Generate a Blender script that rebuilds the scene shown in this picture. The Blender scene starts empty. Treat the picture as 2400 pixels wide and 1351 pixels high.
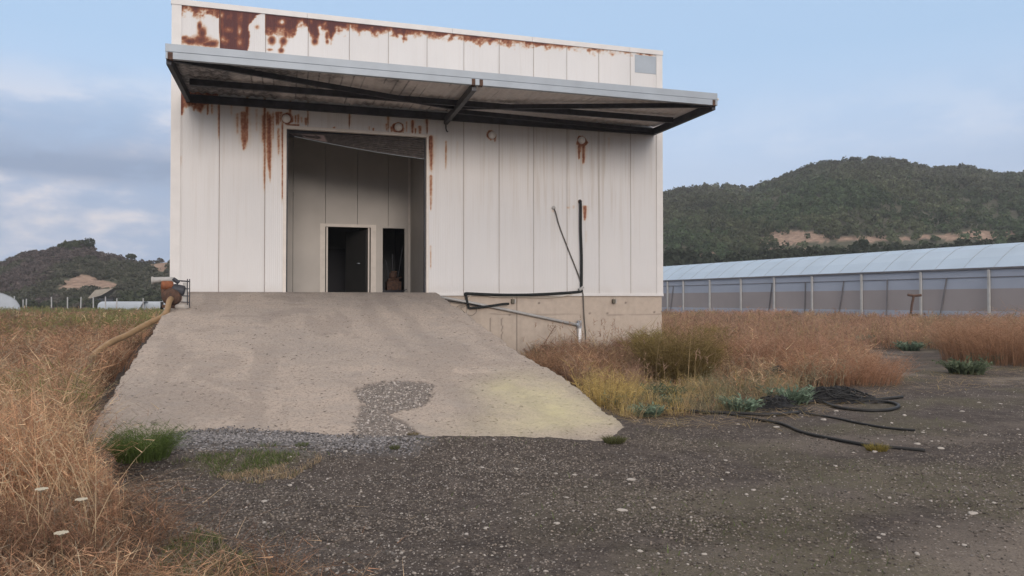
import bpy, math, random
import numpy as np
from mathutils import Vector, Matrix

# ------------------------------------------------------------------ camera, sky, sun, exposure
S = bpy.context.scene
COL = S.collection
EYE = 1.6
F_PX = 1800.0
PITCH = math.atan(29.5 / F_PX)
cam_d = bpy.data.cameras.new('camera')
cam_d.sensor_width = 36.0
cam_d.lens = 36.0 * F_PX / 2400.0
cam_d.clip_start = 0.05
cam_d.clip_end = 9000
cam = bpy.data.objects.new('camera', cam_d)
COL.objects.link(cam)
cam.location = (0, 0, EYE)
cam.rotation_euler = (math.pi / 2 + PITCH, 0, 0)
S.camera = cam

SUN_EL, SUN_AZ = 13.0, 163.0          # azimuth clockwise from +Y: low in the west, behind the camera
world = bpy.data.worlds.new('World')
S.world = world
world.use_nodes = True
wn, wl = world.node_tree.nodes, world.node_tree.links
wn.clear()
def N(nodes, t, **kw):
    n = nodes.new(t)
    for k, v in kw.items():
        if k.startswith('i_'):
            key = k[2:]
            key = int(key) if key.isdigit() else key.replace('_', ' ')
            n.inputs[key].default_value = v
        else:
            setattr(n, k, v)
    return n
def mathn(nodes, links, op, a, b=None, c=None, clamp=False):
    n = nodes.new('ShaderNodeMath'); n.operation = op; n.use_clamp = clamp
    for i, v in enumerate((a, b, c)):
        if v is None: continue
        if isinstance(v, (int, float)): n.inputs[i].default_value = v
        else: links.new(v, n.inputs[i])
    return n.outputs[0]
def mixc(nodes, links, fac, a, b, mode='MIX'):
    n = nodes.new('ShaderNodeMix'); n.data_type = 'RGBA'; n.blend_type = mode
    def put(sock, v):
        if isinstance(v, (int, float)): sock.default_value = v
        elif isinstance(v, (tuple, list)): sock.default_value = tuple(v) + ((1,) if len(v) == 3 else ())
        else: links.new(v, sock)
    put(n.inputs[0], fac); put(n.inputs[6], a); put(n.inputs[7], b)
    return n.outputs[2]
def ramp(nodes, links, fac, stops, interp='LINEAR'):
    n = nodes.new('ShaderNodeValToRGB'); n.color_ramp.interpolation = interp
    e = n.color_ramp.elements
    while len(e) < len(stops): e.new(0.5)
    for i, (p, c) in enumerate(stops):
        e[i].position = p
        e[i].color = (c, c, c, 1) if isinstance(c, (int, float)) else tuple(c) + (1,)
    links.new(fac, n.inputs[0])
    return n.outputs[0]

sky = N(wn, 'ShaderNodeTexSky', sky_type='NISHITA', sun_disc=False)
sky.sun_elevation = math.radians(SUN_EL)
sky.sun_rotation = math.radians(SUN_AZ)
sky.air_density = 1.0; sky.dust_density = 0.6; sky.ozone_density = 1.6
tc = N(wn, 'ShaderNodeTexCoord')
sep = N(wn, 'ShaderNodeSeparateXYZ'); wl.new(tc.outputs['Generated'], sep.inputs[0])
zc = mathn(wn, wl, 'ADD', mathn(wn, wl, 'MAXIMUM', sep.outputs[2], 0.0), 0.10)
cx = mathn(wn, wl, 'DIVIDE', sep.outputs[0], zc)
cy = mathn(wn, wl, 'DIVIDE', sep.outputs[1], zc)
comb = N(wn, 'ShaderNodeCombineXYZ'); wl.new(cx, comb.inputs[0]); wl.new(cy, comb.inputs[1])
nz1 = N(wn, 'ShaderNodeTexNoise', i_Scale=0.62, i_Detail=7.0, i_Roughness=0.52); wl.new(comb.outputs[0], nz1.inputs['Vector'])
mp = N(wn, 'ShaderNodeMapping'); mp.inputs['Scale'].default_value = (9, 9, 22); mp.inputs['Location'].default_value = (3.1, 0.4, 2.15)
wl.new(tc.outputs['Generated'], mp.inputs['Vector'])
nz2 = N(wn, 'ShaderNodeTexNoise', i_Scale=1.0, i_Detail=6.0, i_Roughness=0.55); wl.new(mp.outputs[0], nz2.inputs['Vector'])
# base sky: nishita cooled and lightened a little by thin veil
veil = mixc(wn, wl, 1.0, sky.outputs[0], (0.92, 1.0, 1.12), 'MULTIPLY')
base = mixc(wn, wl, 0.80, veil, (4.35, 6.1, 8.4))
# pinkish veil towards the horizon
hz = ramp(wn, wl, sep.outputs[2], [(0.0, 1.0), (0.14, 0.75), (0.30, 0.0)])
base = mixc(wn, wl, mathn(wn, wl, 'MULTIPLY', hz, 0.95), base, (5.5, 6.45, 8.3))
# bank of clouds low in the north west
band = ramp(wn, wl, sep.outputs[2], [(0.0, 1.0), (0.15, 1.0), (0.195, 0.85), (0.27, 0.0)])
side = ramp(wn, wl, mathn(wn, wl, 'ADD', mathn(wn, wl, 'MULTIPLY', sep.outputs[0], 0.5), 0.5),
            [(0.0, 1.0), (0.38, 1.0), (0.55, 0.10), (0.72, 0.25), (1.0, 0.7)])
bm = mathn(wn, wl, 'MULTIPLY', band, side)
cl = ramp(wn, wl, nz2.outputs['Fac'], [(0.30, 0.0), (0.52, 1.0)])
cfac = mathn(wn, wl, 'MULTIPLY', bm, mathn(wn, wl, 'ADD', mathn(wn, wl, 'MULTIPLY', cl, 0.4), 0.6))
ccol = ramp(wn, wl, nz2.outputs['Fac'], [(0.34, (0.22, 0.32, 0.50)), (0.46, (0.34, 0.43, 0.60)), (0.54, (0.50, 0.55, 0.68)), (0.62, (0.70, 0.68, 0.73))])
ccol = mixc(wn, wl, 1.0, ccol, (9.8, 9.8, 9.8), 'MULTIPLY')
# darker slate band between the two cloud layers
bz = ramp(wn, wl, mathn(wn, wl, 'ADD', sep.outputs[2], mathn(wn, wl, 'MULTIPLY', nz1.outputs['Fac'], 0.03)),
          [(0.144, 0.0), (0.160, 1.0), (0.176, 1.0), (0.205, 0.0)])
ccol = mixc(wn, wl, mathn(wn, wl, 'MULTIPLY', bz, 0.95), ccol, (2.3, 3.1, 4.6))
skyc = mixc(wn, wl, cfac, base, ccol)
# unseen cloud overhead, added for its light, and the afterglow in the west behind the camera
high = ramp(wn, wl, mathn(wn, wl, 'ADD', sep.outputs[2], mathn(wn, wl, 'MULTIPLY', nz1.outputs['Fac'], 0.10)), [(0.46, 0.0), (0.66, 1.0)])
skyc = mixc(wn, wl, mathn(wn, wl, 'MULTIPLY', high, 0.95), skyc, (11.0, 9.9, 9.1))
west = ramp(wn, wl, mathn(wn, wl, 'ADD', mathn(wn, wl, 'MULTIPLY', sep.outputs[1], -0.5), 0.5), [(0.55, 0.0), (0.85, 1.0)])
glow = ramp(wn, wl, sep.outputs[2], [(0.0, 0.15), (0.10, 0.45), (0.20, 1.0), (0.38, 0.0)])
skyc = mixc(wn, wl, mathn(wn, wl, 'MULTIPLY', mathn(wn, wl, 'MULTIPLY', west, glow), 0.9), skyc, (16.0, 13.6, 12.0))
bg = N(wn, 'ShaderNodeBackground', i_Strength=0.10)
wl.new(skyc, bg.inputs[0])
wo = N(wn, 'ShaderNodeOutputWorld'); wl.new(bg.outputs[0], wo.inputs[0])

sun_d = bpy.data.lights.new('sun', 'SUN')
sun_d.energy = 1.5
sun_d.angle = math.radians(19)
sun_d.color = (1.0, 0.88, 0.79)
sun = bpy.data.objects.new('sun', sun_d); COL.objects.link(sun)
sd = Vector((math.sin(math.radians(SUN_AZ)) * math.cos(math.radians(SUN_EL)),
             math.cos(math.radians(SUN_AZ)) * math.cos(math.radians(SUN_EL)), math.sin(math.radians(SUN_EL))))
sun.rotation_euler = (-sd).to_track_quat('-Z', 'Y').to_euler()
sun.location = sd * 60
vs = S.view_settings
S.display_settings.display_device = 'sRGB'
vs.view_transform = 'Standard'; vs.look = 'None'; vs.exposure = 0.24; vs.gamma = 1.0; vs.use_curve_mapping = False
S.cycles.max_bounces = 6; S.cycles.diffuse_bounces = 3; S.cycles.transparent_max_bounces = 12

# ------------------------------------------------------------------ measuring the place
rng = np.random.default_rng(11)
random.seed(5)
cp, sp_ = math.cos(PITCH), math.sin(PITCH)
def ray(x, y):
    a = (x - 1200.0) / F_PX; b = (675.5 - y) / F_PX
    return np.array([a, cp - b * sp_, sp_ + b * cp])
def at_y(x, y, depth):
    r = ray(x, y); t = depth / r[1]
    return np.array([0, 0, EYE]) + r * t
def ground(x, y, z=0.0):
    r = ray(x, y); t = (z - EYE) / r[2]
    return np.array([0, 0, EYE]) + r * t
def px_of(P):
    P = np.asarray(P, float); X = P[..., 0]; Y = P[..., 1]; Z = P[..., 2] - EYE
    f = Y * cp + Z * sp_; u = -Y * sp_ + Z * cp
    f = np.where(f < 0.05, 0.05, f)
    return 1200 + F_PX * X / f, 675.5 - F_PX * u / f
ANG = math.atan2(0.2948, 0.9556)
D = np.array([math.cos(ANG), math.sin(ANG), 0.0])      # along the facade
NI = np.array([-math.sin(ANG), math.cos(ANG), 0.0])    # into the building
O = np.array([-2.16, 21.6, 0.0])
def wallp(x, y, dep=0.0):
    r = ray(x, y); C = np.array([0, 0, EYE])
    t = (dep - (C - O) @ NI) / (r @ NI)
    P = C + r * t
    return (P - O) @ D, P[2]
def W(u, dep, z):
    return O + u * D + dep * NI + np.array([0, 0, z])
def loc_of(P):                       # world -> facade frame (u, depth, z)
    q = np.asarray(P, float) - O
    return np.stack([q @ D, q @ NI, q[..., 2]], -1)

# smooth lattice noise for shaping meshes
_lat = np.random.default_rng(3).random((256, 256))
def vnoise(x, y, s=0):
    x = np.asarray(x, float) + s * 17.31; y = np.asarray(y, float) + s * 9.77
    xi = np.floor(x).astype(int); yi = np.floor(y).astype(int)
    fx = x - xi; fy = y - yi
    fx = fx * fx * (3 - 2 * fx); fy = fy * fy * (3 - 2 * fy)
    a = _lat[xi & 255, yi & 255]; b = _lat[(xi + 1) & 255, yi & 255]
    c = _lat[xi & 255, (yi + 1) & 255]; d = _lat[(xi + 1) & 255, (yi + 1) & 255]
    return (a * (1 - fx) + b * fx) * (1 - fy) + (c * (1 - fx) + d * fx) * fy
def fbm(x, y, o=4, s=0):
    v = 0; a = 0.5
    for i in range(o):
        v = v + a * vnoise(x * 2 ** i, y * 2 ** i, s + i * 3); a *= 0.5
    return v / (1 - 0.5 ** o)
def sstep(a, b, x):
    t = np.clip((x - a) / (b - a), 0, 1); return t * t * (3 - 2 * t)
def in_poly(px, py, poly):
    px = np.asarray(px); py = np.asarray(py); ins = np.zeros(px.shape, bool)
    n = len(poly)
    for i in range(n):
        x1, y1 = poly[i]; x2, y2 = poly[(i + 1) % n]
        if y1 == y2: continue
        c = ((y1 > py) != (y2 > py)) & (px < (x2 - x1) * (py - y1) / (y2 - y1) + x1)
        ins ^= c
    return ins

# ------------------------------------------------------------------ mesh helpers
class MB:
    def __init__(s): s.v = []; s.f = []
    def add(s, vs, fs):
        o = len(s.v); s.v += [tuple(map(float, p)) for p in vs]; s.f += [tuple(i + o for i in f) for f in fs]; return s
    def box(s, x0, x1, y0, y1, z0, z1):
        return s.add([(x0,y0,z0),(x1,y0,z0),(x1,y1,z0),(x0,y1,z0),(x0,y0,z1),(x1,y0,z1),(x1,y1,z1),(x0,y1,z1)],
                     [(0,3,2,1),(4,5,6,7),(0,1,5,4),(1,2,6,5),(2,3,7,6),(3,0,4,7)])
    def beam(s, a, b, w, h, up=(0,0,1)):          # rectangular bar from a to b
        a = Vector(a); b = Vector(b); t = (b - a).normalized(); u = Vector(up)
        sx = t.cross(u)
        if sx.length < 1e-4: sx = t.cross(Vector((1,0,0)))
        sx.normalize(); uy = sx.cross(t)
        vs = []
        for p in (a, b):
            for i, j in ((-1,-1),(1,-1),(1,1),(-1,1)): vs.append(p + sx * (i*w/2) + uy * (j*h/2))
        return s.add(vs, [(0,1,2,3),(7,6,5,4),(0,4,5,1),(1,5,6,2),(2,6,7,3),(3,7,4,0)])
    def tube(s, pts, r, n=8, cap=True):
        pts = [Vector(p) for p in pts]; k = len(pts)
        rs = r if isinstance(r, (list, tuple)) else [r] * k
        vs = []; fs = []; side = None
        for i, p in enumerate(pts):
            t = (pts[min(i+1, k-1)] - pts[max(i-1, 0)]).normalized()
            if side is None:
                side = t.cross(Vector((0,0,1)))
                if side.length < 1e-3: side = t.cross(Vector((0,1,0)))
            side = side - t * side.dot(t)
            side.normalize(); up = t.cross(side)
            for j in range(n):
                a = 2*math.pi*j/n
                vs.append(p + (side*math.cos(a) + up*math.sin(a)) * rs[i])
        for i in range(k-1):
            for j in range(n):
                fs.append((i*n+j, i*n+(j+1)%n, (i+1)*n+(j+1)%n, (i+1)*n+j))
        if cap:
            fs.append(tuple(range(n-1, -1, -1))); fs.append(tuple((k-1)*n + j for j in range(n)))
        return s.add(vs, fs)
    def lathe(s, prof, c, axis, n=16):            # prof: list of (radius, along)
        ax = Vector(axis).normalized(); sx = ax.cross(Vector((0,0,1)))
        if sx.length < 1e-3: sx = Vector((1,0,0))
        sx.normalize(); sy = ax.cross(sx); c = Vector(c); vs = []; fs = []
        for r, h in prof:
            for j in range(n):
                a = 2*math.pi*j/n; vs.append(c + ax*h + (sx*math.cos(a)+sy*math.sin(a))*max(r,1e-4))
        for i in range(len(prof)-1):
            for j in range(n): fs.append((i*n+j, i*n+(j+1)%n, (i+1)*n+(j+1)%n, (i+1)*n+j))
        return s.add(vs, fs)
def smooth_path(pts, n=8):
    P = [Vector(p) for p in pts]; out = []
    for i in range(len(P)-1):
        p0, p1, p2, p3 = P[max(i-1,0)], P[i], P[i+1], P[min(i+2,len(P)-1)]
        for k in range(n):
            t = k/n
            out.append(0.5*((2*p1)+(p2-p0)*t+(2*p0-5*p1+4*p2-p3)*t*t+(3*p1-p0-3*p2+p3)*t**3))
    out.append(P[-1]); return out
def finish(name, me, m, parent=None, loc=None, rz=0.0, smooth=False):
    if m is not None:
        for q in (m if isinstance(m, (list, tuple)) else [m]): me.materials.append(q)
    if smooth: me.polygons.foreach_set('use_smooth', np.ones(len(me.polygons), bool))
    o = bpy.data.objects.new(name, me); COL.objects.link(o)
    if parent is not None: o.parent = parent
    if loc is not None: o.location = tuple(loc)
    if rz: o.rotation_euler = (0, 0, rz)
    return o
def obj(name, mb, m, parent=None, loc=None, rz=0.0, smooth=False, bevel=0.0):
    me = bpy.data.meshes.new(name); me.from_pydata(mb.v, [], mb.f); me.update()
    o = finish(name, me, m, parent, loc, rz, smooth)
    if bevel:
        b = o.modifiers.new('bevel', 'BEVEL'); b.width = bevel; b.segments = 2; b.limit_method = 'ANGLE'
    return o
def npmesh(name, V, Fq, m, parent=None, loc=None, rz=0.0, smooth=False, attrs=None, ft=None):
    """V (n,3); Fq (m,4) quads; ft (k,3) triangles"""
    me = bpy.data.meshes.new(name)
    V = np.ascontiguousarray(V, np.float32)
    nq = 0 if Fq is None else len(Fq); nt = 0 if ft is None else len(ft)
    me.vertices.add(len(V)); me.vertices.foreach_set('co', V.ravel())
    idx = []
    if nq: idx.append(np.asarray(Fq, np.int32).ravel())
    if nt: idx.append(np.asarray(ft, np.int32).ravel())
    idx = np.concatenate(idx)
    me.loops.add(len(idx)); me.loops.foreach_set('vertex_index', idx)
    me.polygons.add(nq + nt)
    st = np.concatenate([np.arange(nq) * 4, nq * 4 + np.arange(nt) * 3]).astype(np.int32)
    me.polygons.foreach_set('loop_start', st)
    me.update(calc_edges=True)
    for k, a in (attrs or {}).items():
        a = np.asarray(a, np.float32)
        if a.ndim == 1:
            at = me.attributes.new(k, 'FLOAT', 'POINT'); at.data.foreach_set('value', a)
        else:
            if a.shape[1] == 3: a = np.concatenate([a, np.ones((len(a), 1), np.float32)], 1)
            at = me.attributes.new(k, 'FLOAT_COLOR', 'POINT'); at.data.foreach_set('color', np.ascontiguousarray(a, np.float32).ravel())
    return finish(name, me, m, parent, loc, rz, smooth)
def gridfaces(nr, nc):
    i = np.arange(nr - 1)[:, None] * nc + np.arange(nc - 1)[None, :]
    return np.stack([i, i + 1, i + nc + 1, i + nc], -1).reshape(-1, 4)
def thing(name, label, cat, loc, rz=0.0, group=None):
    o = bpy.data.objects.new(name, None); COL.objects.link(o); o.empty_display_size = 0.2
    o.location = tuple(map(float, loc)); o.rotation_euler = (0, 0, rz)
    return tag(o, label, cat, group)
def tag(o, label=None, cat=None, group=None, kind=None):
    if label: o['label'] = label
    if cat: o['category'] = cat
    if group: o['group'] = group
    if kind: o['kind'] = kind
    return o

# ------------------------------------------------------------------ materials
def mat(name, col, rough=0.7, metal=0.0, nscale=0.0, namt=0.25, bump=0.0, bscale=20.0, col2=None, spec=0.4, attr=None, detail=5.0):
    m = bpy.data.materials.new(name); m.use_nodes = True
    n, l = m.node_tree.nodes, m.node_tree.links
    b = n['Principled BSDF']; b.inputs['Roughness'].default_value = rough; b.inputs['Metallic'].default_value = metal
    b.inputs['Specular IOR Level'].default_value = spec
    c = None
    t = n.new('ShaderNodeTexCoord')
    if attr:
        a = n.new('ShaderNodeAttribute'); a.attribute_name = attr; c = a.outputs['Color']
    if nscale:
        nz = N(n, 'ShaderNodeTexNoise', i_Scale=nscale, i_Detail=detail, i_Roughness=0.6); l.new(t.outputs['Object'], nz.inputs['Vector'])
        f = ramp(n, l, nz.outputs['Fac'], [(0.3, 0.0), (0.7, 1.0)])
        if col2 is None: col2 = tuple(x * (1 - namt) for x in col)
        if c is None: c = mixc(n, l, f, col, col2)
        else: c = mixc(n, l, 1.0, c, mixc(n, l, f, (1, 1, 1), (1 - namt,) * 3), 'MULTIPLY')
    if c is None: b.inputs['Base Color'].default_value = tuple(col) + (1,)
    else: l.new(c, b.inputs['Base Color'])
    if bump:
        nb = N(n, 'ShaderNodeTexNoise', i_Scale=bscale, i_Detail=4.0); l.new(t.outputs['Object'], nb.inputs['Vector'])
        bp = N(n, 'ShaderNodeBump', i_Strength=bump, i_Distance=0.02); l.new(nb.outputs['Fac'], bp.inputs['Height'])
        l.new(bp.outputs[0], b.inputs['Normal'])
    return m
def let_light_through(m, k):
    """thin leaves and straws pass part of the light to their far side"""
    n, l = m.node_tree.nodes, m.node_tree.links; b = n['Principled BSDF']; t = n.new('ShaderNodeBsdfTranslucent'); x = n.new('ShaderNodeMixShader'); x.inputs[0].default_value = k
    l.new(b.inputs['Base Color'].links[0].from_socket, t.inputs[0]); l.new(b.outputs[0], x.inputs[1]); l.new(t.outputs[0], x.inputs[2]); l.new(x.outputs[0], n['Material Output'].inputs[0])
    return m
M = {}
M['paint'] = mat('cream_trim_paint', (0.68, 0.675, 0.665), 0.45, nscale=3.0, namt=0.10)
M['frame'] = mat('cream_door_frame', (0.70, 0.655, 0.60), 0.5, nscale=4.0, namt=0.15)
M['galv'] = mat('galvanised_steel', (0.36, 0.41, 0.46), 0.55, 0.25, nscale=1.6, namt=0.16, bump=0.05, bscale=6, detail=8)
M['dark_steel'] = mat('dark_weathered_steel', (0.062, 0.067, 0.082), 0.6, 0.2, nscale=5, namt=0.5)
M['black'] = mat('black_rubber', (0.012, 0.013, 0.014), 0.55, nscale=20, namt=0.3, bump=0.2, bscale=60)
M['foam'] = mat('black_pipe_insulation', (0.015, 0.019, 0.02), 0.75, nscale=15, namt=0.4, bump=0.5, bscale=40)
M['pvc'] = mat('white_pvc', (0.84, 0.85, 0.86), 0.4, nscale=6, namt=0.12)
M['pvc_grey'] = mat('grey_dusty_pvc', (0.42, 0.42, 0.41), 0.5, nscale=6, namt=0.2)
M['rust'] = mat('rusty_iron', (0.14, 0.075, 0.05), 0.85, 0.1, nscale=14, col2=(0.05, 0.035, 0.03), bump=0.5, bscale=40)
M['orange_rust'] = mat('orange_rusted_tank', (0.30, 0.11, 0.045), 0.8, 0.0, nscale=12, col2=(0.16, 0.06, 0.035), bump=0.3, bscale=30)
M['lamp_glass'] = mat('frosted_lamp_glass', (0.80, 0.78, 0.74), 0.3, nscale=8, namt=0.15)
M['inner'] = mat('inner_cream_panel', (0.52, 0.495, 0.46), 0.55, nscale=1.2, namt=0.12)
M['inner_dark'] = mat('unlit_room_panel', (0.075, 0.08, 0.085), 0.7, nscale=1.5, namt=0.2)  # darkness of the inner rooms put into the panel colour
M['seam'] = mat('rusty_seam', (0.12, 0.075, 0.055), 0.9, nscale=6, col2=(0.25, 0.16, 0.11))
M['cable'] = mat('grey_cable', (0.11, 0.10, 0.085), 0.6)
M['wire'] = mat('cream_wire', (0.55, 0.50, 0.42), 0.5)
M['hose'] = mat('ochre_suction_hose', (0.33, 0.22, 0.12), 0.6, nscale=8, namt=0.3, bump=0.3, bscale=30)
M['white_stone'] = mat('pale_limestone', (0.46, 0.43, 0.395), 0.85, nscale=30, namt=0.25, bump=0.4, bscale=50)
M['wood'] = mat('weathered_board', (0.36, 0.28, 0.20), 0.8, nscale=10, namt=0.3)

# ------------------------------------------------------------------ the warehouse
uL, _ = wallp(401, 400); uR, _ = wallp(1552, 400)
zT = 0.5 * (wallp(404, -2)[1] + wallp(1548, 119)[1])
zB = wallp(1300, 688)[1]
dL, _ = wallp(671, 500); dR, _ = wallp(999, 500)
dT = 0.5 * (wallp(672, 306)[1] + wallp(998, 319)[1])
zF = wallp(1020, 686)[1]                       # floor = top of the ramp
seam_px = [422, 514, 621, 721, 818, 909.5, 1000.5, 1087, 1170, 1251, 1329, 1404, 1478, 1537]
seams = [wallp(x, 400)[0] for x in seam_px]
warehouse = thing('warehouse', 'pale panel clad warehouse streaked with rust, its tall doorway open above a concrete ramp', 'warehouse', O, ANG)

def streak(px, py, x, y0, y1, w, s, seed):
    """rust run from y0 down to y1 around column x"""
    L = np.clip((py - y0) / (y1 - y0), -0.3, 1.3)
    wv = (fbm(px / 3.2, py / 90.0, 3, seed) - 0.5)
    ww = w * (1 - 0.55 * np.clip(L, 0, 1) ** 1.6)
    a = np.exp(-((px - x + wv * w * 0.35) / ww) ** 2 * 1.3)
    a = np.maximum(a, .30 * np.exp(-((px - x) / (ww * 2.3)) ** 2))
    end = sstep(1.0, 0.72 + 0.35 * wv, L) * sstep(-0.05, 0.06, L)
    return s * a * end * (0.82 + 0.6 * wv)
def blob(px, py, x, y, rx, ry, s=1.0):
    d = ((px - x) / rx) ** 2 + ((py - y) / ry) ** 2
    return s * np.exp(-d * 0.9)

def rust_map(px, py):
    r = np.zeros_like(px)
    topy = 12 + (px - 424) * 0.1068                     # upper edge of the panels, for the runs that start there
    q = (py - topy) / np.maximum(96 - (px - 424) * 0.018, 50)    # 0 top .. 1 canopy
    nz = fbm(px / 11.0, py / 9.0, 4, 2) - 0.5
    nz2 = fbm(px / 4.0, py / 4.0, 3, 5) - 0.5
    up = q < 1.5
    # ragged rust hanging from the parapet cap, thinner to the right
    xs = [424, 440, 460, 480, 514, 516, 560, 590, 603, 620, 622, 640, 655, 672, 690, 700, 719, 722, 742, 752, 764, 776, 790, 817, 819, 832, 842, 850, 864, 880, 905, 911, 918, 930, 938, 946, 958, 975, 1000, 1030, 1050, 1084, 1088, 1120, 1140, 1168, 1172, 1205, 1240, 1252, 1300, 1328, 1560]
    ds = [.13, .05, .16, .10, .13, 1.5, 1.5, 1.1, .45, .12, .45, .48, .40, .45, .46, .20, .14, .30, .55, .20, .18, .52, .18, .16, .06, .14, .22, .16, .12, .19, .10, .08, .12, .26, .10, .30, .12, .08, .05, .12, .07, .03, .06, .12, .08, .03, .03, .07, .02, .025, .03, .0, -.05]
    dep = np.interp(px, xs, ds)
    t = sstep(0.20, -0.22, q - dep - nz * 0.30 - nz2 * .10) * (.80 + .5 * fbm(px / 6., py / 30., 3, 15))
    # second panel: nearly all rusted with pale spots showing through
    p2 = (px > 515) & (px < 621)
    g = np.maximum.reduce([blob(px, py, x, y, rx, ry, s) for x, y, rx, ry, s in [
        (520, 36, 5, 7, .8), (536, 40, 9, 6, .42), (562, 43, 9, 12, .5), (537, 71, 10, 7, .75), (562, 72, 6, 12, .8), (522, 93, 8, 8, .8),
        (532, 96, 6, 6, .6), (561, 100, 7, 9, .7), (520, 60, 3, 20, .4), (553, 90, 5, 5, .3)]])
    t = np.where(p2, np.maximum(t - g * 0.85, 0), t)
    edge = np.interp(py, [30, 38, 50, 65, 85, 100, 118], [619, 601, 592, 583, 584, 583, 580])
    t = np.where(p2, t * sstep(4, -5, px - edge - nz * 14), t)
    t = np.where(p2, np.maximum(t, blob(px, py, 603, 64, 6, 5, .5)), t)
    # first panel: middle column and the foot
    p1 = (px > 424) & (px < 514)
    c = np.maximum.reduce([blob(px, py, 468, 62, 5, 10), blob(px, py, 474, 78, 9, 14), blob(px, py, 472, 95, 19, 11), blob(px, py, 445, 97, 17, 8), blob(px, py, 432, 90, 8, 6, .9),
                           blob(px, py, 498, 103, 15, 8), blob(px, py, 463, 33, 4, 6, .5), blob(px, py, 486, 104, 14, 6)])
    t = np.where(p1, np.maximum(t, c + nz * 0.35 * (c > 0.12)), t)
    # third and fourth panel: runs and separate patches
    c = np.maximum.reduce([blob(px, py, x, y, rx, ry, s) for x, y, rx, ry, s in [
        (642, 66, 10, 12, 1.0), (676, 64, 12, 10, 1.0), (670, 80, 5, 12, .8), (637, 95, 8, 10, 1.0), (664, 97, 8, 9, 1.0), (660, 108, 3, 8, .6), (659, 119, 6, 6, .9), (633, 117, 7, 3, .6),
        (738, 72, 6, 8, .8), (738, 97, 7, 8, 1.0), (766, 84, 4, 12, .8), (767, 98, 4, 6, .8), (703, 45, 9, 6, .6), (735, 60, 9, 9, .8), (764, 63, 7, 10, .8)]])
    t = np.maximum(t, np.where((px > 622) & (px < 818), c, 0))
    hole = blob(px, py, 660, 52, 8, 7, .95)
    hole2 = np.maximum(blob(px, py, 748, 66, 4, 8, .8), blob(px, py, 729, 50, 4, 6, .6))
    t = np.maximum(t - hole - hole2, 0)
    r = np.where(up & (q > -0.3), np.clip(t + nz2 * 0.25 * (t > 0.1), 0, 1.1), 0)
    # runs below the canopy
    low = np.zeros_like(px)
    corner = sstep(10, -16, py - np.interp(px, [424, 432, 445, 470, 500], [272, 256, 252, 262, 228]) - nz * 22) * (px > 423) * (px < 512) * (py > 215)
    low = np.maximum(low, corner * 0.95)
    for i, a in enumerate([(427, 225, 275, 5, .9), (455, 240, 265, 5, .7), (471, 235, 272, 4, .7), (487, 235, 274, 4, .6), (497, 240, 275, 4, .5), (513, 230, 340, 3, .75), (556, 265, 325, 5, .62),
                           (542, 230, 280, 5, .35), (573, 262, 360, 11, .95), (579, 228, 350, 5, .75), (568, 262, 345, 6, .8), (601, 255, 320, 5, .38), (620, 232, 480, 4, .8),
                           (619, 268, 345, 8, .85), (631, 268, 420, 8, .95), (633, 300, 440, 4, .9), (627, 262, 400, 6, .8), (640, 262, 340, 4, .6), (651, 262, 300, 7, .85), (653, 300, 375, 5, .55),
                           (662, 285, 500, 3, .85), (658, 262, 290, 5, .7), (680, 236, 285, 4, .8), (692, 270, 294, 4, .6), (699, 268, 294, 3, .7), (707, 274, 294, 3, .6), (717, 276, 297, 5, .8), (722, 240, 297, 2.5, .8),
                           (819, 250, 304, 3, .8), (783, 297, 305, 4, .7), (865, 296, 309, 2.5, .6), (875, 300, 309, 3, .6), (910, 258, 312, 4, .85), (906, 290, 312, 4, .7), (918, 296, 312, 5, .75), (945, 300, 315, 4, .6),
                           (953, 285, 315, 3, .6), (967, 282, 317, 4.5, .85), (974, 300, 317, 3, .6), (984, 295, 318, 5, .75), (1001, 265, 320, 3.5, .9),
                           (1010, 318, 420, 6, .95), (1007, 320, 360, 5, .7), (1013, 330, 380, 4, .6), (1010, 410, 500, 3, .95), (1009, 575, 640, 2.2, .6), (1045, 330, 405, 3, .6), (1072, 330, 380, 3, .22),
                           (1357, 338, 378, 4, .85), (1368, 338, 392, 5, .85), (1360, 340, 360, 5, .6), (1150, 322, 332, 4, .7), (1160, 322, 335, 3, .6), (1427, 322, 365, 3, .28), (422, 365, 400, 2.5, .7),
                           (1371, 482, 522, 5, .85), (1374, 540, 575, 3, .2), (1332, 484, 492, 6, .35), (1344, 482, 492, 4, .35), (1297, 486, 500, 5, .3)]):
        low = np.maximum(low, streak(px, py, *a, i))
    for x, y, rr, s in [(673, 279, 14, .85), (932, 299, 14, .85), (1151, 317, 12, .8), (1364, 331, 13, .85)]:
        d = np.hypot(px - x, py - y)
        low = np.maximum(low, s * sstep(rr * 1.15, rr * 0.72, d + nz * 9))
    low = np.maximum(low, 0.85 * sstep(3, -2, np.abs(py - 294) - 1.5) * (px > 672) * (px < 702))
    low = np.minimum(low, .66) * (.92 + .75 * nz2 + .5 * (fbm(px / 2.2, py / 60., 3, 51) - .5))
    return np.where(up, r, low)

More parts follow.
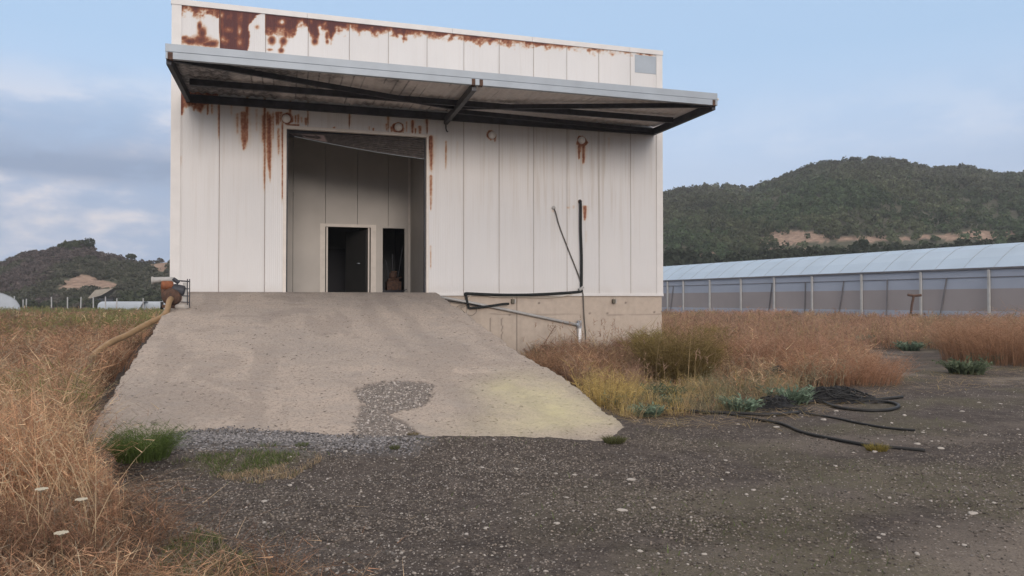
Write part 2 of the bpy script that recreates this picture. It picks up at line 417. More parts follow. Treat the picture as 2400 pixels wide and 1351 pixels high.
# panel sheet
hs = 0.006
us = np.unique(np.round(np.concatenate([np.arange(uL + .10, uR - .08, 0.026), [dL, dR], [s - hs for s in seams[:-1]], [s + hs for s in seams[:-1]]]), 4))
us = us[np.concatenate([[True], np.diff(us) > 0.0035])]
zs = np.unique(np.round(np.concatenate([np.arange(zB, zT - .04, 0.024), [dT]]), 4))
U, Z = np.meshgrid(us, zs)
dist = np.min(np.abs(U[..., None] - np.array(seams)[None, None]), -1)
Y = np.where(dist < 0.02, 0.006, 0.0) + (fbm(U * 0.9, Z * 0.45, 3, 8) - 0.5) * 0.012
P = O + U[..., None] * D + Y[..., None] * NI + Z[..., None] * np.array([0, 0, 1.0])
PX, PY = px_of(P)
R = rust_map(PX, PY)
seam_age = sstep(0.05, 0.0, dist)
rain = fbm(U * 14, Z * 0.5, 4, 21) * 0.6 + fbm(U * 45, Z * 0.8, 2, 25) * 0.4
grime = sstep(0.42, 0.75, rain) * sstep(2.4, 5.6, Z) * sstep(7.2, 6.2, Z) * (0.35 + 0.65 * sstep(1.2, 3.5, U) * sstep(6.3, 5.0, U)) + 0.25 * sstep(0.55, 0.8, rain)
grime = np.maximum(grime, 0.8 * sstep(0.35, 0.0, Z - zB) * fbm(U * 2.2, Z * 3, 3, 31) * 0.8)
pid = np.searchsorted(np.array(seams), U); tone = np.random.default_rng(2).random(20)[pid] * .6 + .5 * fbm(U * 1.3, Z * .6, 4, 35) + .5 * sstep(.06, .0, dist)
for k_ in range(len(seams) - 1):                          # screw heads at the panel joints
    for z_ in (zB + .25, zB + 1.45, zB + 2.65, zB + 3.85, zT - .35): tone = np.maximum(tone, 2.5 * (np.hypot(U - seams[k_] - .05, Z - z_) < .019))
Fq = gridfaces(len(zs), len(us)).reshape(len(zs) - 1, len(us) - 1, 4)
uc = 0.5 * (us[1:] + us[:-1]); zc_ = 0.5 * (zs[1:] + zs[:-1])
keep = ~((uc[None] > dL) & (uc[None] < dR) & (zc_[:, None] < dT))
for s in seams[:-1]: keep &= ~(np.abs(uc[None] - s) < hs * 0.95)
mp_ = bpy.data.materials.new('cream_ribbed_panel_with_rust'); mp_.use_nodes = True
n, l = mp_.node_tree.nodes, mp_.node_tree.links
bs = n['Principled BSDF']
a_r = N(n, 'ShaderNodeAttribute', attribute_name='rust'); a_g = N(n, 'ShaderNodeAttribute', attribute_name='grime')
t = n.new('ShaderNodeTexCoord')
fine = N(n, 'ShaderNodeTexNoise', i_Scale=26.0, i_Detail=5.0, i_Roughness=0.65); l.new(t.outputs['Object'], fine.inputs['Vector'])
big = N(n, 'ShaderNodeTexNoise', i_Scale=0.7, i_Detail=3.0); l.new(t.outputs['Object'], big.inputs['Vector'])
rf = mathn(n, l, 'ADD', a_r.outputs['Fac'], mathn(n, l, 'MULTIPLY', mathn(n, l, 'SUBTRACT', fine.outputs['Fac'], 0.5), mathn(n, l, 'MINIMUM', mathn(n, l, 'MULTIPLY', a_r.outputs['Fac'], 1.2), 0.5)))
paint = ramp(n, l, big.outputs['Fac'], [(0.3, (0.665, 0.665, 0.665)), (0.7, (0.625, 0.63, 0.635))])
paint = mixc(n, l, mathn(n, l, 'MULTIPLY', a_g.outputs['Fac'], 0.42), paint, (0.40, 0.335, 0.26))
rustc = ramp(n, l, rf, [(0.10, (0.62, 0.51, 0.40)), (0.28, (0.48, 0.26, 0.12)), (0.48, (0.31, 0.12, 0.055)), (0.72, (0.185, 0.07, 0.05)), (1.0, (0.105, 0.045, 0.045))])
rm = ramp(n, l, rf, [(0.04, 0.0), (0.20, 0.42), (0.40, 0.88), (0.65, 1.0)])
a_t = N(n, 'ShaderNodeAttribute', attribute_name='tone')
paint = mixc(n, l, mathn(n, l, 'MULTIPLY', a_t.outputs['Fac'], 0.16), paint, (.40, .375, .35))
l.new(mixc(n, l, rm, paint, rustc), bs.inputs['Base Color'])
l.new(mathn(n, l, 'MULTIPLY_ADD', rm, 0.4, 0.45), bs.inputs['Roughness'])
bs.inputs['Specular IOR Level'].default_value = 0.35
sx = N(n, 'ShaderNodeSeparateXYZ'); l.new(t.outputs['Object'], sx.inputs[0])
rib = mathn(n, l, 'SINE', mathn(n, l, 'MULTIPLY', sx.outputs[0], 2 * math.pi / 0.05))
bp = N(n, 'ShaderNodeBump', i_Strength=0.28, i_Distance=0.004); l.new(mathn(n, l, 'ADD', rib, mathn(n, l, 'MULTIPLY', fine.outputs['Fac'], mathn(n, l, 'MULTIPLY', rm, 2.0))), bp.inputs['Height'])
l.new(bp.outputs[0], bs.inputs['Normal'])
M['panel'] = mp_
front = npmesh('front_wall', np.stack([U, Y, Z], -1).reshape(-1, 3), Fq[keep], mp_, warehouse, smooth=True, attrs={'rust': R.ravel(), 'grime': np.clip(grime, 0, 1).ravel(), 'tone': np.clip(tone, 0, 1).ravel()})

# shell behind the panels: seam backing, side walls, rear wall, roof
DEP = 16.0
b = MB()
b.box(uL + .05, dL - .02, 0.015, 0.08, zB, zT - .05).box(dR + .02, uR - .05, 0.015, 0.08, zB, zT - .05).box(dL - .02, dR + .02, 0.015, 0.08, dT + .02, zT - .05)
obj('panel_backing', b, M['seam'], front)
b = MB().box(uL, uL + .08, 0.08, DEP, zB, zT - .03); obj('side_wall', b, M['paint'], warehouse)
b = MB().box(uR - .08, uR, 0.08, DEP, zB, zT - .03); obj('side_wall', b, M['paint'], warehouse)
b = MB().box(uL + .08, uR - .08, DEP - .08, DEP, zB, zT - .03); obj('rear_wall', b, M['paint'], warehouse)
b = MB().box(uL + .08, uR - .08, 0.08, DEP - .08, zT - .55, zT - .45); obj('roof', b, M['galv'], warehouse)
# trims: corners, parapet cap, sill flashing
tr = MB().box(uL - .012, wallp(423, 400)[0], -.018, 0.078, zB, zT - .145); obj('corner_trim', tr, M['paint'], warehouse)
tr = MB().box(wallp(1538.5, 400)[0], uR + .012, -.018, 0.078, zB, zT - .145); obj('corner_trim', tr, M['paint'], warehouse)
cap = MB(); j0 = [uL - .03, wallp(720, 40)[0], wallp(1060, 70)[0], wallp(1247, 90)[0], wallp(1475, 115)[0], uR + .03]
for i in range(5): cap.box(j0[i] + (.002 if i else 0), j0[i + 1] - .002, -.035, 0.16, zT - .145, zT)
capo = obj('parapet_cap', cap, M['paint'], warehouse, bevel=.006)
sl = MB()
for a, c in ((wallp(1022, 600)[0], wallp(1086, 600)[0]), (wallp(1088, 600)[0], uR + .015)): sl.box(a, c, -.04, .014, zB - .075, zB + .005)
obj('sill_flashing', sl, M['paint'], warehouse)
pt = MB().box(wallp(1488, 150)[0], wallp(1537, 150)[0], -.012, .012, wallp(1500, 171)[1], wallp(1500, 130)[1]); obj('metal_patch', pt, M['galv'], warehouse)

# concrete plinth
zs2 = np.linspace(-0.5, zB - .076, 80); us2 = np.linspace(uL + .02, uR - .02, 420)
U2, Z2 = np.meshgrid(us2, zs2)
Y2 = 0.02 + (fbm(U2 * 3, Z2 * 3, 4, 3) - .5) * 0.014
pxx, pyy = px_of(O + U2[..., None] * D + Z2[..., None] * np.array([0, 0, 1.]))
jt = np.maximum.reduce([sstep(1.6, .5, np.abs(pxx - 1211)), .8 * sstep(1.5, .5, np.abs(pxx - 1149)) * (pyy > 745), .9 * sstep(2.0, .6, np.abs(pxx - 1177 - (fbm(pyy / 6, pyy * 0, 2) - .5) * 5)) * (pyy > 745) * (pyy < 800),
                        .55 * sstep(2.2, .6, np.abs(pyy - 737 - (fbm(pxx / 40., pxx * 0, 2, 4) - .5) * 6)) * sstep(.35, .6, fbm(pxx / 30., pyy / 30., 2, 7)),
                        *[sstep(3.4, 1.5, np.hypot(pxx - a, pyy - c)) for a, c in ((1264, 711), (1424, 735), (1467, 710), (1552, 731), (1383, 735), (1534, 732), (1195, 738))]])
damp = np.clip(sstep(1.1, 0.0, Z2) * 0.5 * fbm(U2 * 1.5, Z2 * 2.0, 3, 9) * 1.6 + sstep(.5, .8, fbm(U2 * 9, Z2 * 1.2, 3, 14)) * .4, 0, 1)
Y2 = Y2 + jt * 0.006
mc = bpy.data.materials.new('plinth_concrete'); mc.use_nodes = True
n, l = mc.node_tree.nodes, mc.node_tree.links; bs = n['Principled BSDF']; bs.inputs['Roughness'].default_value = .9; bs.inputs['Specular IOR Level'].default_value = .2
t = n.new('ShaderNodeTexCoord'); nz = N(n, 'ShaderNodeTexNoise', i_Scale=5.0, i_Detail=8.0, i_Roughness=.65); l.new(t.outputs['Object'], nz.inputs['Vector'])
aj = N(n, 'ShaderNodeAttribute', attribute_name='joint'); ad = N(n, 'ShaderNodeAttribute', attribute_name='damp')
c = ramp(n, l, nz.outputs['Fac'], [(.3, (.50, .43, .36)), (.7, (.42, .36, .305))])
c = mixc(n, l, mathn(n, l, 'MULTIPLY', ad.outputs['Fac'], .5), c, (.30, .255, .22)); c = mixc(n, l, mathn(n, l, 'MULTIPLY', aj.outputs['Fac'], .75), c, (.12, .10, .09))
l.new(c, bs.inputs['Base Color']); bp = N(n, 'ShaderNodeBump', i_Strength=.35, i_Distance=.02); l.new(nz.outputs['Fac'], bp.inputs['Height']); l.new(bp.outputs[0], bs.inputs['Normal'])
M['plinth'] = mc
npmesh('plinth', np.stack([U2, Y2, Z2], -1).reshape(-1, 3), gridfaces(80, 420), mc, warehouse, smooth=True, attrs={'joint': jt.ravel(), 'damp': damp.ravel()})
for x0 in (uR - .06, uL + .02): obj('plinth_return', MB().box(x0, x0 + .04, .03, DEP, -.5, zB - .002), mc, warehouse)

# doorway frame
fr = MB(); fw = .085
fr.box(dL - fw, dL, -.03, .10, zF - .02, dT + fw).box(dR, dR + fw * .75, -.03, .10, zF - .02, dT + fw).box(dL, dR, -.03, .10, dT, dT + fw)
frame = obj('doorway_frame', fr, M['frame'], warehouse, bevel=.006)
for x0 in (dL + .002, dR - .035): obj('shutter_guide', MB().box(x0, x0 + .033, .10, .22, zF, dT), M['dark_steel'], frame)

# sagging roller shutter, half torn from its guides
A = np.array(wallp(676, 312, .16)); B_ = np.array(wallp(996, 322, .16)); C_ = np.array(wallp(994, 373, .16)); E_ = np.array(wallp(690, 320, .16))
ns = 9; nu = 60; ts = np.linspace(0, 1, ns * 6 + 1)
V = []; wear = []
for t_ in ts:
    for s_ in np.linspace(0, 1, nu):
        top = A * (1 - s_) + B_ * s_; bot = E_ * (1 - s_) + C_ * s_
        bot = bot + np.array([0, -.03 * math.sin(math.pi * s_)])
        p = top * (1 - t_) + bot * t_
        V.append((p[0], .13 + .02 * math.sin(t_ * ns * 2 * math.pi) + .05 * math.sin(s_ * 3.1) * t_, p[1]))
        wear.append(1.0 if (0.08 < s_ < 0.24 and 0.15 < t_ < 0.9 and fbm(s_ * 14, t_ * 3, 2, 3) > .52) else 0.0)
msh = bpy.data.materials.new('grimy_shutter_steel'); msh.use_nodes = True
n, l = msh.node_tree.nodes, msh.node_tree.links; bs = n['Principled BSDF']; bs.inputs['Roughness'].default_value = .55; bs.inputs['Metallic'].default_value = .2
t = n.new('ShaderNodeTexCoord'); nz = N(n, 'ShaderNodeTexNoise', i_Scale=9.0, i_Detail=8.0, i_Roughness=.75); l.new(t.outputs['Object'], nz.inputs['Vector'])
aw = N(n, 'ShaderNodeAttribute', attribute_name='wear')
c = ramp(n, l, nz.outputs['Fac'], [(.35, (.055, .050, .048)), (.6, (.12, .105, .10)), (.72, (.26, .22, .20))])
l.new(mixc(n, l, aw.outputs['Fac'], c, (.34, .27, .26)), bs.inputs['Base Color'])
shut = npmesh('roller_shutter', V, gridfaces(len(ts), nu), msh, warehouse, smooth=True, attrs={'wear': np.array(wear)})
bb = MB(); q = [E_ * (1 - s_) + C_ * s_ + np.array([0, -.03 * math.sin(math.pi * s_)]) for s_ in np.linspace(0, 1, 20)]
bb.tube([(p[0], .13 + .05 * math.sin(i / 19 * 3.1), p[1] - .008) for i, p in enumerate(q)], .010, 6); obj('bottom_bar', bb, M['galv'], shut)
bx = MB().lathe([(.17, 0), (.17, dR - dL)], (dL, .36, dT + .02), (1, 0, 0), 18); obj('shutter_drum', bx, M['dark_steel'], shut, smooth=True)

# lobby behind the doorway
LB = 4.3; lr = dR + .27; ll = dL - 1.4; lz = dT + .75
def ip(x, y): return wallp(x, y, LB)
o1l, o1r = ip(762, 600)[0], ip(868.5, 600)[0]; o1t = ip(815, 533)[1]
o2l, o2r = ip(896.5, 600)[0], ip(948, 600)[0]; o2t = ip(920, 535.5)[1]
fb = MB(); g = .006
sx_ = [ll] + [ip(x, 450)[0] for x in (687, 763, 838, 910)] + [lr]
for i in range(5):
    a = sx_[i] + (g if i else 0); c = sx_[i + 1] - (g if i < 4 else 0)
    segs = [(a, c, zF, lz)]
    for (ol, orr, ot) in ((o1l - .0, o1r, o1t), (o2l, o2r, o2t)):
        new = []
        for (p, q_, z0, z1) in segs:
            if q_ <= ol or p >= orr or z0 >= ot: new.append((p, q_, z0, z1)); continue
            if p < ol: new.append((p, ol, z0, ot))
            if q_ > orr: new.append((orr, q_, z0, ot))
            new.append((p, q_, ot, z1))
        segs = new
    for (p, q_, z0, z1) in segs: fb.box(p, q_, LB, LB + .08, z0, z1)
part_ = obj('inner_partition', fb, M['inner'], warehouse)
# casing of the two inner openings
cs = MB(); e0, e1 = ip(750, 600)[0], ip(881, 600)[0]; et = ip(815, 526)[1]
cs.box(e0, o1l, LB - .03, LB - .001, zF, o1t).box(o1r, e1, LB - .03, LB - .001, zF, o1t).box(e0, e1, LB - .03, LB - .001, o1t, et)
cs.box(o1l - .05, o1l, LB - .05, LB - .031, zF, o1t + .05).box(o1r, o1r + .05, LB - .05, LB - .031, zF, o1t + .05).box(o1l, o1r, LB - .05, LB - .031, o1t, o1t + .05)
obj('inner_door_frame', cs, M['frame'], part_)
cs = MB(); f0, f1 = ip(890.5, 600)[0], ip(954, 600)[0]; ft_ = ip(920, 531.5)[1]
cs.box(f0, o2l, LB - .03, LB - .001, zF, o2t).box(o2r, f1, LB - .03, LB - .001, zF, o2t).box(f0, f1, LB - .03, LB - .001, o2t, ft_)
obj('inner_door_frame', cs, M['inner'], part_)
for x0, x1 in ((o1l + .035, o1l + .085), (o1r - .085, o1r - .035)):
    obj('door_post', MB().box(x0, x1, LB + .0, LB + .07, zF, o1t - .004), M['frame'], part_)
wl_ = MB().box(lr, lr + .06, .20, LB, zF, lz).box(dR + .05, lr, .20, .26, zF, lz); rw = obj('lobby_side_wall', wl_, M['inner'], warehouse)
obj('corner_bead', MB().box(lr - .07, lr, LB - .06, LB - .002, zF, lz), M['frame'], part_)
obj('lobby_side_wall', MB().box(ll - .06, ll, .20, LB, zF, lz).box(ll, dL - .05, .20, .26, zF, lz), M['inner'], warehouse)
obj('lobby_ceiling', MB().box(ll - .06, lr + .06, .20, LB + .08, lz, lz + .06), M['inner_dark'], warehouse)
M['floor'] = mat('dusty_concrete_floor', (.36, .31, .27), .9, nscale=4, namt=.3, bump=.3)
obj('lobby_floor', MB().box(ll - .06, uR - .1, .10, DEP - .1, zF - .12, zF - .012), M['floor'], warehouse)
# unlit rooms beyond
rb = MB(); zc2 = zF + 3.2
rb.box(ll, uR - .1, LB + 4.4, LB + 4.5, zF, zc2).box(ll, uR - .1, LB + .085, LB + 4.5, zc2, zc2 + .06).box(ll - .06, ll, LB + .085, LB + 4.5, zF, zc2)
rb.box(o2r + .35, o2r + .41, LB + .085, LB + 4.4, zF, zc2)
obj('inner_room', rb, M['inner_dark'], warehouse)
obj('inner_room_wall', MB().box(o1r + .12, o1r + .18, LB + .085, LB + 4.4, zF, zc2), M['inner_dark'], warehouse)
# open door leaf in the dark room, its handle and the dark doorway at its back
dl = MB().add([(o1r - .10, LB + .15, zF), (o1r - .62, LB + 1.6, zF), (o1r - .62, LB + 1.6, o1t - .03), (o1r - .10, LB + .15, o1t - .03), (o1r - .14, LB + .13, zF), (o1r - .66, LB + 1.58, zF), (o1r - .66, LB + 1.58, o1t - .03), (o1r - .14, LB + .13, o1t - .03)],
              [(3, 2, 1, 0), (4, 5, 6, 7), (0, 1, 5, 4), (1, 2, 6, 5), (2, 3, 7, 6), (3, 0, 4, 7)])
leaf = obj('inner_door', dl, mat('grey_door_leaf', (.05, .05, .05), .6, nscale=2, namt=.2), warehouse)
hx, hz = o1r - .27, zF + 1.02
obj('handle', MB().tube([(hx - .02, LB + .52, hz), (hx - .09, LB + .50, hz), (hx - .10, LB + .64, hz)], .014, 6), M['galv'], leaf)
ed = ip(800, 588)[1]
obj('back_doorway_shade_slab', MB().box(o1l + .16, o1r - .45, LB + 4.33, LB + 4.395, zF, ed + .35), mat('painted_dark_opening', (.03, .03, .035), .9), warehouse)  # dark slab gives the doorway's shade by its colour
obj('notice_board', MB().box(o2r + .31, o2r + .345, LB + .9, LB + 1.8, wallp(942, 606, LB + 1)[1], wallp(942, 568, LB + 1)[1]), mat('pale_board', (.6, .58, .55), .6), warehouse)

# canopy over the doorway
CZ = 6.71; cF = -3.72
lu = (loc_of(at_y(388, 120, 16.2))[0]); ru = loc_of(at_y(1678, 240, 20.1))[0]
def cpt(x, y, dep):                                # canopy point from the picture at a given projection
    u, z = wallp(x, y, dep); return u, z
zf0 = .5 * (cpt(388, 97, cF)[1] + cpt(1678, 226, cF)[1]); zf2 = .5 * (cpt(388, 138, cF)[1] + cpt(1678, 251, cF)[1])
lu = cpt(388, 120, cF)[0]; ru = cpt(1679, 240, cF)[0]
zr = .5 * (cpt(445, 228, -.05)[1] + cpt(1525, 312, -.05)[1])
rl, rr_ = cpt(436, 220, -.05)[0], cpt(1533, 300, -.05)[0]
zm = zf2 + (zf0 - zf2) * .46
# roof sheet with fine corrugation
nu = 480; V = []; darkening = []
vu = np.linspace(0.0, 1.0, nu); vv = np.linspace(0, 1, 14)
zsh0 = zf2 + .10; zsh1 = zr + .16
for v in vv:
    for i, s_ in enumerate(vu):
        a = lu * (1 - s_) + ru * s_; c = rl * (1 - s_) + rr_ * s_
        u_ = a * (1 - v) + c * v; zz = zsh0 * (1 - v) + zsh1 * v
        V.append((u_, cF + .06 + (-.08 - cF - .06) * v, zz + .016 * math.sin(i * math.pi * .25)))
        darkening.append(np.clip(.8 * (abs((s_ * 52) % 1 - .5) < .05) * (vnoise(s_ * 52 // 1 * 3.3, v * 2, 4) > .35) + 1.15 - s_ * 3.4 + (fbm(s_ * 26, v * 5, 3, 4) - .5) * 2.2 + (.3 if v > .9 else 0) + .25 * sstep(.25, .0, v), 0, 1))  # darker at the left end, towards wall and fascia, and in thin lines
mso = bpy.data.materials.new('darkened_corrugated_sheet'); mso.use_nodes = True
n, l = mso.node_tree.nodes, mso.node_tree.links; bs = n['Principled BSDF']; bs.inputs['Roughness'].default_value = .7
t = n.new('ShaderNodeTexCoord'); nz = N(n, 'ShaderNodeTexNoise', i_Scale=6.0, i_Detail=8.0, i_Roughness=.7); l.new(t.outputs['Object'], nz.inputs['Vector'])
asx = N(n, 'ShaderNodeAttribute', attribute_name='darkening')
c = ramp(n, l, nz.outputs['Fac'], [(.3, (.74, .70, .68)), (.7, (.60, .57, .55))])
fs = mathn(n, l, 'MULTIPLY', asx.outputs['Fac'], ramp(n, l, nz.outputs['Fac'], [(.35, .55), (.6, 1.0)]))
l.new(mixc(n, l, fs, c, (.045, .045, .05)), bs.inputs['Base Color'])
canopy = npmesh('canopy', V, gridfaces(14, nu), mso, warehouse, smooth=False, attrs={'darkening': np.array(darkening)})
top = MB().add([(lu, cF - .03, zf0 - .004), (ru, cF - .03, zf0 - .004), (rr_, -.03, zr + .26), (rl, -.03, zr + .26)], [(0, 1, 2, 3)])
obj('canopy_top', top, M['galv'], canopy)
obj('fascia', MB().box(lu, ru, cF - .06, cF + .02, zm + .008, zf0), M['galv'], canopy, bevel=.008)
obj('gutter', MB().box(lu + .01, ru - .01, cF - .075, cF + .03, zf2, zm), M['galv'], canopy, bevel=.008)
for x0, x1 in ((lu + .05, lu + .15), (cpt(1104, 196, cF)[0], cpt(1112, 196, cF)[0]), (cpt(1122, 196, cF)[0], cpt(1130, 196, cF)[0]), (ru - .16, ru - .08)):
    obj('beam_end', MB().box(x0, x1, cF - .085, cF + .05, zf2 - .01, zm - .01), M['rust'], canopy)
obj('rear_beam', MB().beam((rl, -.07, zr), (rr_, -.07, zr), .10, .20), M['dark_steel'], canopy)
obj('end_beam', MB().beam((lu + .06, cF + .03, zf2 + .01), (rl + .06, -.03, zr), .10, .2), M['dark_steel'], canopy)
obj('end_beam', MB().beam((ru - .06, cF + .03, zf2 + .01), (rr_ - .02, -.03, zr), .10, .2), M['dark_steel'], canopy)
m0 = cpt(1112, 200, cF); m1 = cpt(1046, 272, -.10)
obj('middle_beam', MB().beam((m0[0], cF + .03, zf2 - .02), (m1[0], -.03, zr - .12), .11, .18), M['galv'] if 0 else mat('grey_beam', (.10, .105, .115), .6, .2, nscale=6, namt=.4), canopy)
mid = .52
pm = lambda s_: (lu * (1 - s_) + ru * s_) * (1 - mid) + (rl * (1 - s_) + rr_ * s_) * mid
obj('purlin', MB().beam((pm(.02), cF * (1 - mid), zf2 * (1 - mid) + zr * mid + .02), (pm(.98), cF * (1 - mid), zf2 * (1 - mid) + zr * mid + .0), .08, .15), M['dark_steel'], canopy)
ym = lambda f: (m0[0] * (1 - f) + m1[0] * f, cF * (1 - f), zf2 * (1 - f) + (zr - .05) * f)
obj('brace', MB().beam((lu + .12, cF + .06, zf2 + .04), ym(.62), .07, .12), M['dark_steel'], canopy)
obj('brace', MB().beam(ym(.60), (ru - .15, cF + .1, zf2 + .04), .07, .12), M['dark_steel'], canopy)
obj('brace', MB().beam(ym(.72), (rr_ - .1, -.1, zr + .03), .07, .12), M['dark_steel'], canopy)
hk = MB().tube([(m1[0], -.05, zr - .18), (m1[0], -.06, zr - .34), (m1[0] + .02, -.06, zr - .40), (m1[0] + .06, -.06, zr - .42)], .018, 6).beam((m1[0], -.045, zr - .05), (m1[0], -.045, zr - .3), .06, .02)
obj('hook', hk, M['dark_steel'], canopy)
obj('pipe_stub', MB().tube([(ru - .02, cF + .08, zf0 - .12), (ru + .10, cF + .08, zf0 - .12)], .035, 8), M['frame'], canopy)

# round bulkhead lamps on the wall
for i, (x, y, t_) in enumerate([(671, 278, 'round wall lamp above the left corner of the doorway, in a rust stain'), (934, 298, 'round wall lamp above the right part of the doorway'),
                                (1154, 317, 'round wall lamp under the canopy with a small rust crescent, right of the doorway'), (1364, 329, 'rightmost round wall lamp with two rust drips below')]):
    u_, z_ = wallp(x, y, -.05)
    L_ = thing('wall_lamp', t_, 'wall lamp', W(u_, 0, z_), ANG, 'round lamps along the front wall')
    obj('lamp_base', MB().lathe([(.001, -.02), (.108, -.02), (.108, .012), (.10, .03), (.001, .03)], (0, -.0, 0), (0, -1, 0), 20), M['frame'], L_, smooth=False)
    gl_ = obj('lamp_shade', MB().lathe([(.106, .03), (.104, .06), (.082, .095), (.05, .115), (.001, .122)], (0, 0, 0), (0, -1, 0), 24), M['lamp_glass'], L_, smooth=True)

# ------------------------------------------------------------------ ground
RF = ground(1440, 1043)
lenR = (O - RF) @ NI
slope = (zF - 0.0) / lenR
def ramp_z(dep): return zF + dep * slope          # dep is negative in front of the wall
def rampp(x, y):                                  # picture point on the ramp plane -> (u, dep)
    r = ray(x, y); C = np.array([0, 0, EYE])
    # z = zF + dep*slope
    t_ = (zF + slope * ((C - O) @ NI) - EYE) / (r[2] - slope * (r @ NI))
    P = C + r * t_; q = P - O
    return q @ D, q @ NI
Lp = [rampp(*p) for p in [(412, 694), (398, 716), (385, 735), (345, 797), (300, 865), (252, 938), (203, 1012), (168, 1066)]]
Rp = [rampp(*p) for p in [(1022, 687), (1066, 716), (1110, 747), (1190, 807), (1270, 855), (1350, 908), (1410, 951), (1476, 1003)]]
Fp = [rampp(*p) for p in [(168, 1066), (262, 1050), (420, 1052), (560, 1050), (700, 1046), (850, 1040), (960, 1030), (1050, 1028), (1120, 1027), (1200, 1030), (1300, 1034), (1380, 1041), (1422, 1042), (1452, 1026), (1476, 1003)]]
fu = np.array([p[0] for p in Fp]); fv = np.array([p[1] for p in Fp])
fc = (fu - fu[0]) / (fu[-1] - fu[0])
def lib_ground(x, y):
    r = np.hypot(x, y)
    near = np.exp(-(r / 30.0) ** 2)
    h = (fbm(x * .55, y * .55, 3, 40) - .5) * .10 * near + (fbm(x * 3.1, y * 3.1, 3, 44) - .5) * .045 * np.exp(-(r / 16.) ** 2) + (fbm(x * 11, y * 11, 2, 47) - .5) * .018 * np.exp(-(r / 9.) ** 2)
    h = h + (fbm(x * .06, y * .06, 3, 50) - .5) * .5 * sstep(30, 90, r)
    h = h - .02
    # the yard rises to meet the foot of the ramp
    q = loc_of(np.stack([x, y, 0 * x], -1))
    c_ = np.clip((q[..., 0] - fu[0]) / (fu[-1] - fu[0]), 0, 1)
    ve = np.interp(c_, fc, fv); fz = np.maximum(zF + ve * slope, 0) + .012
    lat = np.maximum(fu[0] - q[..., 0], q[..., 0] - fu[-1])
    k_ = sstep(1.1, .05, ve - q[..., 1]) * sstep(.8, 0, lat) * sstep(2.5, 1.0, q[..., 1] - ve)
    return h * (1 - k_) + (np.maximum(fz, h * .3)) * k_
th = np.radians(np.concatenate([np.linspace(-180, -42, 70)[:-1], np.linspace(-42, 42, 620), np.linspace(42, 180, 70)[1:]]))
rr = np.concatenate([[0.0], np.geomspace(.6, 4200, 470)])
TH, RR = np.meshgrid(th, rr)
GX, GY = RR * np.sin(TH), RR * np.cos(TH)
GZ = lib_ground(GX, GY)
gpx, gpy = px_of(np.stack([GX, GY, GZ], -1))
front_ = GY > .3
# masks by place on the ground: trampled dirt yard, tall dry grass, moss, pale dust
def left_edge_px(py):        # right hand limit (px) of the tall grass on the left, following the foot of the ramp
    return np.interp(py, [690, 735, 862, 1010, 1060, 1110, 1160, 1220, 1290, 1351, 1700], [405, 380, 290, 165, 185, 245, 280, 318, 330, 345, 420])
GRASS_R = [(1188, 806), (1250, 848), (1350, 908), (1420, 962), (1470, 985), (1640, 975), (1800, 960), (1870, 925), (1960, 918), (2050, 892), (2040, 850), (1960, 815), (2060, 822), (2200, 815), (2250, 842), (2420, 852), (2700, 900), (3300, 900), (3300, 712), (1188, 712)]
def grass_mask(P):
    px, py = px_of(P); X, Yv = P[..., 0], P[..., 1]
    lf = (px < left_edge_px(py)) & (X < 0)
    rt = in_poly(px, py, GRASS_R)
    q = loc_of(P)
    ins = (q[..., 0] > uL - .1) & (q[..., 0] < uR + .1) & (q[..., 1] > -.05) & (q[..., 1] < DEP)
    return (lf | rt) & ~ins & (Yv > .8)
gm = grass_mask(np.stack([GX, GY, GZ], -1)) | (np.hypot(GX, GY) > 34)
gm = gm.astype(float)
moss = sstep(.46, .66, fbm(GX * .8, GY * .8, 4, 60)) * (front_ & (gpx > 1200)) * sstep(8, 20, gpx / 100.) * 1.0
moss = np.maximum(moss * .7, .9 * in_poly(gpx, gpy, [(420, 1090), (560, 1058), (710, 1038), (740, 1070), (640, 1105), (520, 1125)]))
dust = sstep(0, 1, (gpy - 1240) / 160. + (gpx - 1900) / 420. - .4 + (fbm(GX * 1.3, GY * 1.3, 3, 66) - .5) * 1.1) * front_
dust = np.maximum(dust * .8, .8 * sstep(.55, .72, fbm(GX * .9, GY * 1.3, 4, 69)) * (gpy < 905) * (gpx > 1600) * front_)
dust = np.maximum(dust, .40 * sstep(.5, .75, fbm(GX * .5, GY * 1.6, 3, 72)) * front_ * sstep(1000, 1700, gpx))
chips = in_poly(gpx + (fbm(gpx / 18, gpy / 12, 3, 31) - .5) * 30, gpy + (fbm(gpx / 18, gpy / 12, 3, 35) - .5) * 20, [(375, 1000), (1000, 1000), (1030, 1042), (970, 1066), (760, 1074), (640, 1062), (520, 1080), (430, 1077), (372, 1062)]) * sstep(.25, .5, fbm(GX * 9, GY * 9, 3, 77)) * sstep(1085, 1045, gpy)
mg = bpy.data.materials.new('dark_stony_dirt'); mg.use_nodes = True
n, l = mg.node_tree.nodes, mg.node_tree.links; bs = n['Principled BSDF']; bs.inputs['Roughness'].default_value = .95; bs.inputs['Specular IOR Level'].default_value = .15
t = n.new('ShaderNodeTexCoord')
def nn(s, d=6.0, r=.6):
    q = N(n, 'ShaderNodeTexNoise', i_Scale=s, i_Detail=d, i_Roughness=r); l.new(t.outputs['Object'], q.inputs['Vector']); return q.outputs['Fac']
n1, n2, n3 = nn(.9), nn(14.0, 8.0, .7), nn(75.0, 4.0, .7)
ag, am, ad = (N(n, 'ShaderNodeAttribute', attribute_name=k).outputs['Fac'] for k in ('grass', 'moss', 'dust'))
c = ramp(n, l, n1, [(.3, (.155, .132, .116)), (.7, (.102, .087, .078))])
c = mixc(n, l, ramp(n, l, n2, [(.35, 0.0), (.7, 1.0)]), c, (.052, .044, .042))
